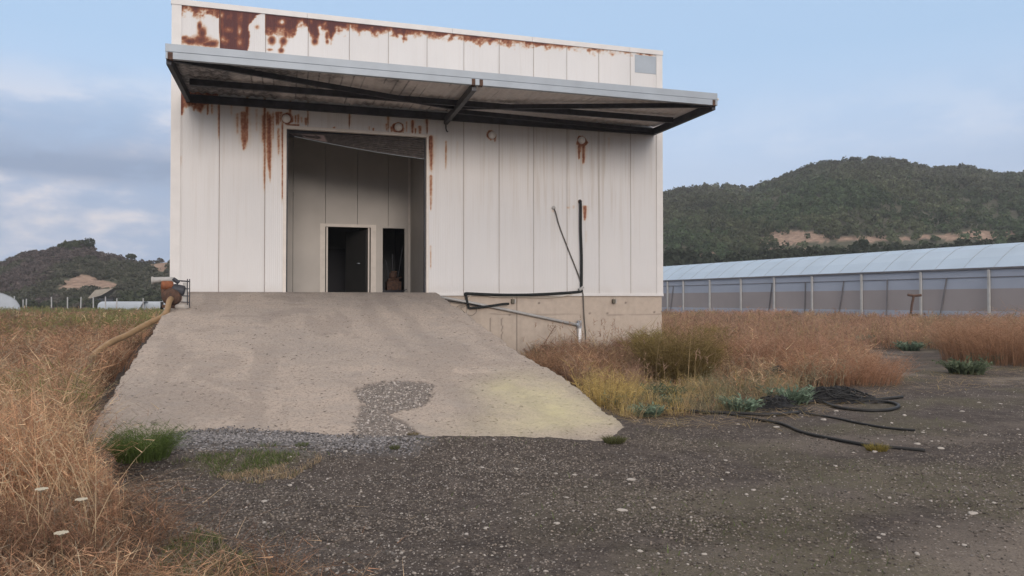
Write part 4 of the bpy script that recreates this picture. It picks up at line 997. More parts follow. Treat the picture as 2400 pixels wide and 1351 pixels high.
# bushes and trees that stand out singly
def tree(name, label, cat, pos, rad, hgt, col, trunk_h, per=420, leaf=.16, group=None):
    t0 = thing(name, label, cat, pos, 0, group)
    cr = crowns('crown', np.array([[0, 0, trunk_h + hgt * .35]]), np.array([rad]), np.array([hgt]), np.array([col]), per, M['leaf'], leaf, t0)
    tb = MB().tube([(0, 0, -.4), (.04 * rad, 0, trunk_h * .5), (.1 * rad, .02, trunk_h + hgt * .3)], [.07 * rad + .05, .055 * rad + .04, .03 * rad + .02], 7)
    for k in range(4):
        a = k * 1.6 + .4; tb.tube([(.06 * rad, 0, trunk_h * .75), (math.cos(a) * rad * .5, math.sin(a) * rad * .5, trunk_h + hgt * .35)], [.035 * rad + .015, .01], 5)
    obj('trunk', tb, M['bark'], t0, smooth=True)
    return t0
M['bark'] = mat('grey_brown_bark', (.11, .085, .065), .9, nscale=4, namt=.4)
def hill_at(px, t_):
    r0_, r1 = hill_frame(np.array([px])); d_ = float(r0_[0] + (r1[0] - r0_[0]) * t_)
    return np.array([(px - 1200) / F_PX * d_, d_, float(hill_h(np.array([px]), np.array([d_]))[0])])
tree('umbrella_pine', 'lone flat topped pine standing on the left hill skyline, close to the warehouse corner', 'tree', hill_at(306, 1.0), 1.35, .85, (.08, .09, .06), 1.0, 300, .2)
tree('pine_tree', 'broad dark pine on the highest point of the left hill', 'tree', hill_at(178, .97) - np.array([0, 0, .9]), 4.2, 1.9, (.085, .10, .055), .2, 900, .11)
tree('pine_tree', 'dark rounded pine at the step in the left hill skyline', 'tree', hill_at(206, .96), 1.7, 1.7, (.06, .072, .046), .5, 420, .16)
for i, (x, t_) in enumerate([(1600, 1.0), (1655, 1.0), (1702, 1.0), (1905, 1.0), (2010, 1.0), (2045, 1.0), (2085, 1.0), (2120, 1.0), (2218, 1.0), (2262, 1.0), (2275, .98), (2375, 1.0)]):
    tree('hill_tree', 'dark round headed tree breaking the skyline of the wooded right hill', 'tree', hill_at(x, t_) + np.array([0, 0, .5]), 1.25 + .4 * (i % 3), 1.2 + .4 * (i % 2), (.085, .105, .066), .3, 200, .2, 'trees along the right hill skyline')
for i, (x, y, d_, r_) in enumerate([(1655, 612, 146, 3.0), (1720, 609, 142, 2.2), (1752, 604, 145, 2.4), (1790, 603, 147, 2.6), (1828, 600, 146, 2.7), (1866, 598, 146, 2.4), (1905, 592, 147, 3.2), (1945, 587, 148, 3.0), (1985, 585, 148, 2.7), (2020, 578, 149, 3.4),
                                  (2060, 580, 149, 2.8), (2100, 577, 150, 2.8), (2140, 577, 151, 2.6), (2180, 574, 151, 2.6), (2220, 573, 152, 2.4), (2260, 568, 152, 2.9), (2310, 562, 153, 2.4), (1575, 606, 148, 3.2), (1608, 600, 150, 2.6), (2395, 556, 154, 3.0)]):
    p = at_y(x, y + (22 if x > 1880 else 8), d_); bot = p[2] - r_ * .6
    tree('dark_bush', 'dense dark green bush in the row between the greenhouse roof and the clay bank', 'bush', (p[0], p[1], bot), r_, r_ * .95, (.055, .070, .048), .3, 300, .19, 'dark bushes behind the greenhouse')
for i, (x, r_) in enumerate([(68, 1.5), (110, 1.3), (150, 1.2), (175, 1.6), (300, 2.2), (330, 2.4), (360, 2.4), (250, 1.6), (392, 2.2), (220, 1.4), (28, 1.8), (-20, 2.0)]):
    p = at_y(x, 716, 139 + (i % 4)); tree('field_bush', 'low dark bush growing along the foot of the left hill', 'bush', (p[0], p[1], .0), r_, r_ * (1.0 if x > 270 else .8), (.085, .10, .064), .2, 240, .2, 'bushes along the foot of the left hill')

# ------------------------------------------------------------------ greenhouses
def film(name, col, alpha, rough=.35):
    m = bpy.data.materials.new(name); m.use_nodes = True
    n, l = m.node_tree.nodes, m.node_tree.links; b = n['Principled BSDF']; b.inputs['Base Color'].default_value = tuple(col) + (1,); b.inputs['Roughness'].default_value = rough
    tr = n.new('ShaderNodeBsdfTransparent'); mx = n.new('ShaderNodeMixShader')
    t = n.new('ShaderNodeTexCoord'); nz = N(n, 'ShaderNodeTexNoise', i_Scale=.35, i_Detail=5.0); l.new(t.outputs['Object'], nz.inputs['Vector'])
    l.new(mathn(n, l, 'MULTIPLY_ADD', nz.outputs['Fac'], .3, alpha - .15), mx.inputs[0])
    l.new(tr.outputs[0], mx.inputs[1]); l.new(b.outputs[0], mx.inputs[2]); l.new(mx.outputs[0], n['Material Output'].inputs[0])
    return m
M['roof_film'] = film('pale_blue_roof_film', (.33, .44, .56), .97, .4)
M['wall_film'] = film('cloudy_wall_film', (.38, .43, .52), .88)
M['net'] = film('brown_shade_net', (.32, .295, .295), .93, .9)
M['post'] = mat('whitewashed_post', (.45, .46, .46), .8, nscale=2, namt=.2)
ga = at_y(2400, 625, 58.5); gb = at_y(1560, 658, 99.6)
gd = np.array([gb[0] - ga[0], gb[1] - ga[1], 0]); gd /= np.linalg.norm(gd); gnn = np.array([gd[1], -gd[0], 0])
EA, RD, SP, NSP = 4.2, 6.35, 8.0, 4
start = np.array([ga[0], ga[1], 0]) - gd * 28; LEN = 28 + np.linalg.norm((gb - ga)[:2]) + 38
gh = thing('greenhouse', 'long pale blue plastic greenhouse with white posts, behind the dry grass on the right', 'greenhouse', start, math.atan2(gd[1], gd[0]))
def gl_(t_, s_, z): return (t_, -s_, z)
for k in range(NSP):
    b_ = MB(); s0 = k * SP
    prof = [(s0, EA), (s0 + 1.3, EA + .95), (s0 + 2.7, EA + 1.75), (s0 + 4, RD), (s0 + 5.3, EA + 1.75), (s0 + 6.7, EA + .95), (s0 + 8, EA)]
    nb = int(LEN / 2.5)
    vs = [gl_(LEN * i / nb, s_, z) for i in range(nb + 1) for s_, z in prof]; m_ = len(prof)
    fs = [(i * m_ + j, i * m_ + j + 1, (i + 1) * m_ + j + 1, (i + 1) * m_ + j) for i in range(nb) for j in range(m_ - 1)]
    b_.add(vs, fs); rf_ = obj('roof', b_, M['roof_film'], gh, smooth=False)
    if k == 0:
        rb_ = MB()
        for i in range(nb + 1):
            rb_.tube([gl_(LEN * i / nb, s_ - .01, z + .01) for s_, z in prof[:4]], .022, 4, False)
        obj('rafters', rb_, M['galv'], rf_)['label'] = 'thin grey rafters across the roof film'
M['thin_dark'] = mat('grey_stained_timber', (.17, .17, .185), .8, nscale=1, namt=.3)
obj('gutter', MB().box(0, LEN, -.12, .16, EA - .10, EA + .04), M['thin_dark'], gh)
for nm, z0, z1, mm in (('upper_film', 2.55, EA - .12, M['wall_film']), ('shade_net', .75, 2.55, M['net']), ('lower_film', .0, .75, M['wall_film'])):
    obj(nm, MB().box(0, LEN, -.03 - (.01 if nm == 'shade_net' else 0), -.015, z0, z1), mm, gh)
obj('rail', MB().box(0, LEN, .0, .04, 3.44, 3.50), M['thin_dark'], gh)
obj('end_wall', MB().box(-.03, 0, -SP * NSP, 0, 0, EA), M['wall_film'], gh); obj('end_wall', MB().box(LEN, LEN + .03, -SP * NSP, 0, 0, EA), M['wall_film'], gh)
obj('side_wall', MB().box(0, LEN, -SP * NSP - .03, -SP * NSP, 0, EA), M['wall_film'], gh)
obj('inner_crop_rows', MB().box(1, LEN - 1, -9.0, -5.0, 0, 2.6), M['net'], gh)
def g_t(x, zpx):                      # distance along the wall seen at picture column x
    r = ray(x, zpx); k_ = (start[0] - 0) ; A_ = np.array([[gd[0], -r[0]], [gd[1], -r[1]]]); s_ = np.linalg.solve(A_, np.array([-start[0], -start[1]])); return s_[0]
for x in (2320, 2160, 2021, 1905, 1816, 1738, 1665, 1603, 1566, 2510, 2740):
    t_ = g_t(x, 690); obj('post', MB().box(t_ - .08, t_ + .08, .02, .2, 0, EA - .14), M['post'], gh)
for x, lean in ((1975, .5), (1888, .1), (1808, .45), (2215, .5), (1577, .5), (2080, .1)):
    t_ = g_t(x, 690); obj('inner_post', MB().tube([(t_ + lean, .06, .0), (t_ - lean * .4, .06, 3.5)], .055, 6), M['thin_dark'], gh)
x_ = at_y(2137, 740, 60); tp = thing('tap_stand', 'rusty dark T-shaped standpipe standing in front of the greenhouse', 'standpipe', (x_[0], x_[1], 0))
obj('pipe', MB().tube([(-.15, 0, -.1), (0, 0, 1.2), (.16, 0, 1.95)], .09, 8), M['rust'], tp); obj('cross_bar', MB().tube([(-.30, 0, 2.05), (.16, 0, 1.98), (.75, 0, 2.02)], .10, 8), M['rust'], tp)
obj('valve', MB().box(-.25, .45, -.1, .1, .35, .55).lathe([(.2, 0), (.2, .05)], (.1, -.1, .45), (0, -1, 0), 10), M['rust'], tp)

# far left: end of a tunnel, field posts, low tunnels and a tan shed roof
q0 = at_y(-60, 730, 112); tun = thing('polytunnel', 'white polytunnel whose rounded end just enters the left edge, far across the field', 'greenhouse', (q0[0], q0[1], 0), math.radians(33))
pr_ = [(5.6 * math.cos(a), 3.15 * math.sin(a) ** .8) for a in np.linspace(0, math.pi, 15)]
vs = [(x, y, z) for y in (0, 22) for x, z in pr_]; fs = [(j, j + 1, 15 + j + 1, 15 + j) for j in range(14)]
obj('cover', MB().add(vs, fs), mat('white_tunnel_film', (.40, .46, .53), .5, nscale=.8, namt=.1), tun, smooth=True)
obj('end_wall', MB().add(vs[:15], [tuple(range(14, -1, -1))]), mat('white_end_film', (.46, .52, .58), .5, nscale=.6, namt=.2), tun)
fr_ = MB(); fr_.tube([(x * 1.005, -.03, z * 1.005) for x, z in pr_], .06, 6)
obj('hoop', fr_, M['galv'], tun)
for i, (x, y0, y1) in enumerate([(34, 702, 731), (54, 708, 729), (61, 706, 729), (121, 700, 727), (158, 699, 726), (189, 699, 726), (219, 700, 727), (247, 699, 727), (273, 703, 727), (336, 703, 727), (382, 704, 727)]):
    p = at_y(x, 727, 121); h_ = (y1 - y0) / F_PX * 121
    pt_ = obj('field_post', MB().beam((0, 0, -.3), (.05 * ((i % 3) - 1), 0, h_ + .3), .13, .13), M['post'], loc=(p[0], p[1], .05))
    tag(pt_, 'thin pale concrete post in the row across the field below the left hill', 'post', 'pale posts across the far left field')
for i, (x0, x1, y0, y1, d_) in enumerate([(228, 330, 714, 707, 133), (325, 392, 714, 707, 135)]):
    a = at_y(x0, y0, d_); c_ = at_y(x1, y0, d_); w = c_[0] - a[0]; h_ = at_y(x0, y1, d_)[2]
    lt = thing('low_tunnel', ['low white plastic tunnel far behind the field posts, left one of two in line', 'low white plastic tunnel far behind the field posts, ending at the warehouse'][i], 'greenhouse', (a[0], a[1], 0))
    pf = [(1.8 - 1.8 * math.cos(t2), h_ * math.sin(t2) ** .6) for t2 in np.linspace(0, math.pi, 9)]
    obj('cover', MB().add([(x, y, z) for x in (0, w) for y, z in pf], [(j, j + 1, 9 + j + 1, 9 + j) for j in range(8)]), mat('low_tunnel_film', (.36, .41, .46), .5, nscale=.5, namt=.15), lt, smooth=True)
    obj('end_wall', MB().add([(0, y, z) for y, z in pf], [tuple(range(9))]), M['roof_film'], lt)
a = at_y(206, 699, 141); sh = thing('shed', 'open shed with a sloping tan sheet roof, half hidden by bushes below the left hill', 'shed', (a[0], a[1], 0))
z0 = at_y(206, 699, 141)[2]; z1 = at_y(263, 676, 141)[2]; wx = at_y(263, 690, 141)[0] - a[0]
obj('roof', MB().add([(0, 0, z0), (wx * .30, 0, z1 - .3), (wx, 0, z1), (wx, 7, z1), (wx * .3, 7, z1 - .3), (0, 7, z0), (wx, 0, z1 - .15), (wx * .55, 0, z0 + .5), (wx * .1, 0, z0 - .05)], [(0, 1, 4, 5), (1, 2, 3, 4), (0, 8, 7, 6, 2, 1)]), mat('tan_sheet', (.36, .33, .28), .7, nscale=1, namt=.2), sh)
obj('wall', MB().box(.2, wx - .1, .3, 6.8, 0, z0 - .1), M['dark_steel'], sh)

# ------------------------------------------------------------------ dry grass and weeds
M['straw'] = let_light_through(mat('dry_grass', (1, 1, 1), .75, attr='tint', spec=.2), .3)
class Blades:
    def __init__(s): s.V = []; s.Q = []; s.T = []; s.C = []; s.n = 0
    def add(s, P, h, w, az, lean, col, seg=3, up=1.0, pw=1.7, tipc=1.15):
        k = len(P); t = np.linspace(0, 1, seg + 1)
        h = np.broadcast_to(h, k); w = np.broadcast_to(w, k); lean = np.broadcast_to(lean, k)
        ld = np.stack([np.cos(az), np.sin(az), 0 * az], -1)
        fa = rng.uniform(0, 2 * np.pi, k); fd = np.stack([np.cos(fa), np.sin(fa), 0 * fa], -1)
        ctr = P[:, None] + ld[:, None] * (lean * h)[:, None, None] * (t ** pw)[None, :, None] + np.array([0, 0, 1.]) * (h[:, None] * (t - .28 * lean[:, None] * t ** 2) * up)[..., None]
        hw = (w[:, None] * .5 * (1 - t[None] * .75))
        a = ctr - fd[:, None] * hw[..., None]; b = ctr + fd[:, None] * hw[..., None]
        v = np.stack([a[:, :-1], b[:, :-1]], 2).reshape(k, -1, 3)        # 2*seg verts
        v = np.concatenate([v, ctr[:, -1:]], 1); m_ = 2 * seg + 1
        base = s.n + np.arange(k)[:, None] * m_
        for i in range(seg - 1): s.Q.append(base + np.array([[2 * i, 2 * i + 1, 2 * i + 3, 2 * i + 2]]))
        s.T.append(base + np.array([[2 * seg - 2, 2 * seg - 1, 2 * seg]]))
        sh = np.concatenate([np.repeat(.86 + (tipc - .86) * t[:-1], 2), [tipc]])
        s.C.append((col[:, None] * sh[None, :, None]).reshape(-1, 3)); s.V.append(v.reshape(-1, 3)); s.n += k * m_
        return ctr
    def twig(s, P, d, w, col):
        k = len(P); side = np.cross(d, rng.normal(size=(k, 3))); side /= np.linalg.norm(side, axis=1)[:, None] + 1e-9
        v = np.stack([P - side * w[:, None] * .5, P + side * w[:, None] * .5, P + d], 1)
        s.T.append(s.n + np.arange(k)[:, None] * 3 + np.array([[0, 1, 2]])); s.V.append(v.reshape(-1, 3)); s.C.append(np.repeat(col, 3, 0)); s.n += 3 * k
    def weeds(s, P, h, w, az, lean, col, nt=5, tl=.16, seg=3, low=.35):
        ctr = s.add(P, h, w, az, lean, col, seg)
        k = len(P); ii = np.repeat(np.arange(k), nt); t = rng.uniform(low, .98, len(ii)) * seg
        i0 = np.minimum(t.astype(int), seg - 1); f = (t - i0)[:, None]
        p = ctr[ii, i0] * (1 - f) + ctr[ii, i0 + 1] * f
        a = rng.uniform(0, 2 * np.pi, len(ii)); L = tl * np.asarray(h)[ii] * rng.uniform(.5, 1.5, len(ii))
        e = rng.uniform(-.1, 1.0, len(ii))
        d = np.stack([np.cos(a), np.sin(a), e], -1) * L[:, None]
        s.twig(p, d, np.asarray(w)[ii] * .75, col[ii] * rng.uniform(.8, 1.25, (len(ii), 1)))
    def build(s, name, parent=None, loc=None, m=None):
        return npmesh(name, np.concatenate(s.V), np.concatenate(s.Q) if s.Q else None, m or M['straw'], parent, loc, ft=np.concatenate(s.T), attrs={'tint': np.concatenate(s.C)})
def zfix(P):
    P = P.copy(); P[:, 2] = lib_ground(P[:, 0], P[:, 1]); return P
def off_px(k, x0, x1, d0, d1, p=0.0):
    """ground points with the picture columns even and the distance spread so that near ground gets its share"""
    u_ = rng.random(k)
    d_ = d0 * (d1 / d0) ** u_ if p == 0 else np.sqrt(d0 ** 2 + u_ * (d1 ** 2 - d0 ** 2))
    x = (rng.uniform(x0, x1, k) - 1200) / F_PX * d_
    return zfix(np.stack([x, d_, 0 * x], -1))
cA = np.array([.43, .262, .158]); cB = np.array([.32, .188, .120]); cC = np.array([.58, .44, .28]); cR = np.array([.35, .21, .145]); cY = np.array([.47, .36, .15]); cG = np.array([.13, .15, .06]); cGr = np.array([.30, .26, .19])
def straw_col(P, k1=0.45, seed=0):
    k = len(P); f = fbm(P[:, 0] * k1, P[:, 1] * k1, 3, 200 + seed)[:, None]; g = rng.random((k, 1)); e = rng.random((k, 1))
    c_ = np.where(e < .42, cA, np.where(e < .72, cB, np.where(e < .9, cC, cGr)))
    f = sstep(.30, .68, f); c_ = c_ * (.50 + .95 * g ** 1.4) * (.52 + .68 * f)
    c_ = c_ * (1 - (1 - f) * np.array([0, .06, .02]))
    return c_
B = Blades()
def clumps(B, C, r, h, n_, colf, w, nt=5, tl=.2, lean=(.1, .9), seg=3):
    """fountain shaped clumps: stems spring from the middle and lean outwards"""
    k = len(C); n_ = np.broadcast_to(n_, k); ii = np.repeat(np.arange(k), n_); t = len(ii)
    a = rng.uniform(0, 6.28, t); q = rng.random(t) ** .7
    P = C[ii] + np.stack([np.cos(a), np.sin(a), 0 * a], -1) * (q * r[ii] * .55)[:, None]
    P[:, 2] = lib_ground(P[:, 0], P[:, 1])
    hh = h[ii] * (.30 + .55 * rng.random(t) + .55 * rng.random(t) ** 4) * (1 - .25 * q); ln = lean[0] + (lean[1] - lean[0]) * q * rng.uniform(.5, 1.2, t)
    col = colf[ii] * rng.uniform(.68, 1.32, (t, 1))
    B.weeds(P, hh, np.asarray(w)[ii], a + rng.normal(size=t) * .5, ln, col, nt=nt, tl=tl, seg=seg, low=.25)
# --- left foreground
P = np.concatenate([off_px(15000, -520, 420, 2.7, 8.6, 1)]); a_, c_ = px_of(P)
ok = (a_ < left_edge_px(c_) - 25) & grass_mask(P); ok &= (rng.random(len(P)) < .12 + .88 * sstep(.36, .54, fbm(P[:, 0] * 1.7, P[:, 1] * 1.7, 3, 211)))
lim = left_edge_px(c_) - a_
P = P[ok]; lim = lim[ok]
k = len(P); h_ = rng.uniform(.5, 1.12, k) * (.35 + .65 * sstep(20, 190, lim)) * (.75 + .5 * fbm(P[:, 0] * .8, P[:, 1] * .8, 2, 215)) * np.clip(.55 + .45 * sstep(3.2, 5.0, P[:, 1]), .5, 1)
_, c_ = px_of(P); h_ *= 1 - .62 * sstep(1190, 1290, c_ + (fbm(P[:, 0] * 2, P[:, 1] * 2, 2, 19) - .5) * 120)
B.weeds(P, h_, rng.uniform(.003, .0075, k), rng.normal(2.9, 1.0, k), rng.uniform(.1, .95, k) * (.35 + .65 * sstep(20, 140, lim)), straw_col(P) * 1.22, nt=7, tl=.13, seg=4)
# thicker pale stalks standing or leaning among them
P = off_px(260, -300, 240, 4.8, 8.2, 1); P = P[grass_mask(P)]; k = len(P)
B.weeds(P, rng.uniform(.7, 1.08, k), rng.uniform(.005, .008, k), rng.normal(2.9, 1.2, k), rng.uniform(.1, .8, k), np.tile(cC * .95, (k, 1)) * rng.uniform(.8, 1.15, (k, 1)), nt=5, tl=.10, seg=4, low=.6)
C = off_px(300, -420, 175, 3.9, 8.0, 1); _, c_ = px_of(C); C = C[grass_mask(C) & (c_ < 1200)]; k = len(C)
clumps(B, C, rng.uniform(.2, .4, k), rng.uniform(.55, .95, k), 46, straw_col(C, 1.2, 7) * 1.35, np.full(k, .0042), nt=5, tl=.13, lean=(.15, .95), seg=4)
# tangle of dead stems in front of the tall grass
P = off_px(7500, -100, 900, 3.6, 6.2, 1); a_, c_ = px_of(P)
lim_ = np.interp(c_, [1040, 1100, 1180, 1230, 1280, 1330, 1420, 1600], [270, 300, 350, 370, 480, 680, 800, 860])
ok = ((rng.random(len(P)) < .3) | ~in_poly(a_, c_, [(400, 1250), (520, 1235), (560, 1300), (620, 1360), (400, 1360)])) & (a_ < lim_ + (fbm(a_ / 40, c_ / 30, 2, 6) - .5) * 120) & (a_ > left_edge_px(c_) - 120 - 400 * (c_ > 1210)) & (rng.random(len(P)) < .15 + .85 * sstep(.38, .55, fbm(P[:, 0] * 2.5, P[:, 1] * 2.5, 3, 61)) * sstep(1120, 1260, c_) * np.where(a_ > 360, .55, 1.0) + .10)
P = P[ok]; k = len(P)
B.weeds(P + np.array([0, 0, .012]), rng.uniform(.08, .36, k), rng.uniform(.003, .0075, k), rng.uniform(0, 6.28, k), rng.uniform(.6, 2.4, k), straw_col(P, 1.5, 9) * rng.uniform(.6, 1.45, (k, 1)), nt=2, tl=.3, seg=3)
# broken stalks fallen over each other near the ground
P = off_px(5200, -420, 560, 3.2, 8.0, 1); a_, c_ = px_of(P)
ok = (a_ < left_edge_px(c_) + 60 + 90 * fbm(a_ / 50, c_ / 50, 2, 3)) | (in_poly(a_, c_, [(300, 1260), (520, 1250), (680, 1290), (820, 1351), (900, 1500), (200, 1500)]))
P = P[ok]; k = len(P)
B.add(P + np.array([0, 0, .01]), rng.uniform(.12, .5, k), rng.uniform(.003, .007, k), rng.uniform(0, 6.28, k), rng.uniform(1.1, 2.2, k), straw_col(P) * np.array([.95, 1, 1.05]), seg=3, up=.28, pw=1.0)
g = B.build('grass'); tag(g, kind='stuff')
# --- left field to the far posts
B = Blades()
P = off_px(38000, -500, 430, 7.6, 125); P = P[grass_mask(P)]; d_ = P[:, 1]; a_, c_ = px_of(P)
k = len(P); col = straw_col(P, .3, 2)
gn = sstep(.46, .62, fbm(P[:, 0] * .12, P[:, 1] * .06, 3, 222)) * sstep(18, 45, d_) + .7 * sstep(45, 90, d_) + .5 * sstep(.58, .7, fbm(P[:, 0] * .3, P[:, 1] * .3, 2, 224))
sel = rng.random(k) < gn; col[sel] = cG * rng.uniform(.7, 1.6, (sel.sum(), 1)) + np.array([.03, .015, 0])
h_ = rng.uniform(.4, .95, k) * (.7 + .55 * fbm(P[:, 0] * .25, P[:, 1] * .25, 2, 226)) * np.where(d_ > 70, .8, 1.0)
B.weeds(P, h_, .0034 + .0008 * d_ * rng.uniform(.5, 1.6, k), rng.uniform(0, 6.28, k), rng.uniform(.05, .7, k), col, nt=3, tl=.24, seg=3)
C = off_px(900, -420, 400, 8, 60); C = C[grass_mask(C)]; k = len(C)
clumps(B, C, rng.uniform(.25, .7, k), rng.uniform(.5, 1.0, k), 50, straw_col(C, .6, 17) * 1.05, .0006 * C[:, 1] + .001, nt=6, tl=.16, lean=(.05, .8))
g = B.build('grass'); tag(g, kind='stuff')
# --- right: the clump between plinth, ramp and yard, and the field behind
B = Blades()
P = np.concatenate([off_px(42000, 1150, 2750, 9.6, 30, 0), off_px(20000, 1540, 3000, 24, 110)]); a_, c_ = px_of(P)
ok = grass_mask(P)
bare = in_poly(a_, c_, [(1990, 815), (2200, 822), (2260, 850), (2420, 868), (2420, 905), (2060, 905), (2035, 860)])
dens = .30 + .70 * sstep(.32, .52, fbm(P[:, 0] * .9, P[:, 1] * .9, 3, 231))
front = sstep(990, 930, c_ + (fbm(a_ / 40, c_ / 30, 2, 9) - .5) * 30)
ok &= (rng.random(len(P)) < dens * (.10 + .42 * front) * np.where(P[:, 1] > 30, 1.6, 1.0)) & ~(bare & (rng.random(len(P)) < .93))
P = P[ok]; a_, c_ = a_[ok], c_[ok]; d_ = P[:, 1]; k = len(P)
col = straw_col(P, .4, 5)
e = rng.random(k); red = sstep(880, 845, c_ + (fbm(a_ / 60, c_ / 40, 3, 12) - .5) * 60) * sstep(1380, 1650, a_) + .3 * (a_ < 1500) * (c_ < 880)
s_ = e < red * .85; col[s_] = cR * rng.uniform(.75, 1.35, (s_.sum(), 1))
ylw = sstep(895, 940, c_) * sstep(1700, 1480, a_); s_ = rng.random(k) < ylw * .8; col[s_] = cY * rng.uniform(.55, 1.1, (s_.sum(), 1))  # yellow light beside the ramp, put into the weeds' colour
gry = sstep(885, 925, c_) * sstep(1420, 1560, a_) * .6; s_ = rng.random(k) < gry; col[s_] = np.array([.24, .21, .14]) * rng.uniform(.7, 1.3, (s_.sum(), 1))
grn = sstep(.55, .68, fbm(P[:, 0] * .16, P[:, 1] * .12, 3, 238)) * .6 * (d_ > 16); s_ = rng.random(k) < grn; col[s_] = np.array([.20, .175, .085]) * rng.uniform(.7, 1.3, (s_.sum(), 1))
h_ = rng.uniform(.35, .9, k) * (.6 + .7 * fbm(P[:, 0] * .55, P[:, 1] * .55, 2, 233))
h_ *= .45 + .55 * sstep(985, 905, c_)                       # lower towards the yard
h_ *= np.where(c_ < 850, 1 + .0 * c_, 1) * (1 + .55 * sstep(2180, 2330, a_) * (d_ > 16) * (d_ < 45)) * np.where((a_ < 1560) & (c_ < 870), .72, 1.0)
h_ *= np.where((a_ > 1500) & (d_ > 45), .85, 1.0)
h_ *= 1 - .8 * np.clip(1.4 * blob(a_, c_, 1580, 925, 130, 50), 0, 1)
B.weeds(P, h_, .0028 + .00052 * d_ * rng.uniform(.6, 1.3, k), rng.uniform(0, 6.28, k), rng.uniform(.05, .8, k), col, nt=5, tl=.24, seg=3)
def place_clumps(n0, x0, x1, d0, d1, poly, r, h, n_, cols, w, nt=5, tl=.2, p=0, lean=(.1, .9)):
    C = off_px(n0, x0, x1, d0, d1, p); a_, c_ = px_of(C)
    C = C[grass_mask(C) & in_poly(a_, c_, poly)]; k = len(C)
    if not k: return
    cc = np.array(cols)[rng.integers(0, len(cols), k)] * rng.uniform(.8, 1.2, (k, 1))
    clumps(B, C, rng.uniform(*r, k), rng.uniform(*h, k), n_, cc, w * C[:, 1], nt, tl, lean)
PK = (.39, .26, .185); PK2 = (.33, .21, .15); BR = (.27, .18, .12); RD = (.40, .24, .155); ST = (.42, .31, .17); YL = (.50, .38, .15); GG = (.22, .20, .12)
place_clumps(230, 1180, 1620, 12, 24, [(1195, 800), (1640, 800), (1660, 905), (1480, 918), (1380, 915), (1300, 880)], (.3, .7), (.35, .75), 48, [PK, PK2, BR, PK, ST], .00066, 5, .2, 1)
place_clumps(200, 1620, 2080, 11, 24, [(1640, 800), (1990, 800), (2060, 870), (2050, 895), (1900, 900), (1660, 880)], (.4, .9), (.5, .95), 58, [PK, RD, PK, RD, (.40, .27, .18), ST, PK2], .00068, 5, .2, 1, (.1, 1.2))
place_clumps(150, 1340, 1640, 9.5, 15, [(1360, 905), (1480, 918), (1600, 920), (1600, 985), (1450, 980)], (.2, .4), (.22, .55), 34, [YL, YL, ST, GG], .00045, 3, .16, 1, (.1, .8))  # yellow tints here carry the painted light next to the ramp
place_clumps(170, 1560, 1880, 9.5, 15, [(1600, 905), (1860, 900), (1850, 965), (1600, 982)], (.2, .45), (.2, .5), 36, [ST, GG, ST, (.26, .25, .15), YL], .00045, 4, .18, 1, (.1, .9))
place_clumps(700, 1540, 2700, 22, 100, [(1540, 700), (3300, 700), (3300, 860), (1540, 860)], (.5, 1.3), (.55, 1.0), 44, [PK2, BR, RD, ST, PK, (.27, .23, .13), RD], .00055, 5, .2, 0)
place_clumps(120, 2160, 2700, 14, 30, [(2210, 780), (3300, 780), (3300, 870), (2230, 856)], (.5, 1.1), (.7, 1.35), 80, [RD, PK2, RD, (.30, .26, .17)], .0005, 6, .2, 1)
# single tall stalks with seed heads standing out of the weeds
C = off_px(900, 1200, 2700, 10.5, 34, 1); a_, c_ = px_of(C); C = C[grass_mask(C) & (c_ < 950)]; k = len(C)
ct = B.add(C, rng.uniform(.75, 1.25, k) * np.where(C[:, 1] < 14, .7, 1.0), .0011 * C[:, 1] * rng.uniform(.5, 1.0, k), rng.uniform(0, 6.28, k), rng.uniform(.05, .5, k), np.array(ST) * rng.uniform(.55, 1.15, (k, 1)), seg=4)
for q_ in range(7): B.twig(ct[:, -1] - np.array([0, 0, .022]) * q_, np.stack([rng.normal(0, .05, k), rng.normal(0, .05, k), rng.uniform(.02, .09, k)], -1), .0009 * C[:, 1], np.array(PK) * rng.uniform(.6, 1.1, (k, 1)))
# flattened straw along the edge of the yard
P = off_px(9000, 1330, 2420, 9.4, 20, 0); a_, c_ = px_of(P)
band_ = sstep(22, 0, np.abs(c_ - np.interp(a_, [1330, 1480, 1650, 1800, 2100, 2420], [940, 990, 985, 975, 905, 880])) - 14)
ok = (rng.random(len(P)) < band_ * .7) & not_ramp(P); P = P[ok]; k = len(P)
B.add(P + np.array([0, 0, .012]), rng.uniform(.1, .4, k), rng.uniform(.005, .011, k), rng.uniform(0, 6.28, k), rng.uniform(1.0, 2.0, k), np.where(rng.random((k, 1)) < .4, cY, cC) * rng.uniform(.5, 1.0, (k, 1)), seg=3, up=.25, pw=1.0)
g = B.build('grass'); tag(g, kind='stuff')
# --- short green and dead grass on the yard itself
B = Blades()
P = np.concatenate([off_px(52000, 280, 2500, 4.2, 15, 0), off_px(26000, 390, 790, 6.6, 9.0, 1), off_px(9000, 330, 720, 4.0, 5.6, 1)]); a_, c_ = px_of(P)
gp = in_poly(a_ + (fbm(a_ / 25, c_ / 15, 2, 4) - .5) * 40, c_ + (fbm(a_ / 25, c_ / 15, 2, 8) - .5) * 22, [(400, 1085), (480, 1070), (560, 1058), (705, 1036), (728, 1062), (650, 1100), (530, 1118), (430, 1120)])
br = in_poly(a_, c_ + (fbm(a_ / 25, c_ / 15, 2, 8) - .5) * 16, [(500, 1118), (650, 1098), (735, 1058), (760, 1075), (700, 1118), (560, 1138)])
lg = in_poly(a_ + (fbm(a_ / 30, c_ / 30, 2, 14) - .5) * 50, c_, [(380, 1290), (470, 1240), (560, 1290), (640, 1351), (700, 1420), (340, 1420)])
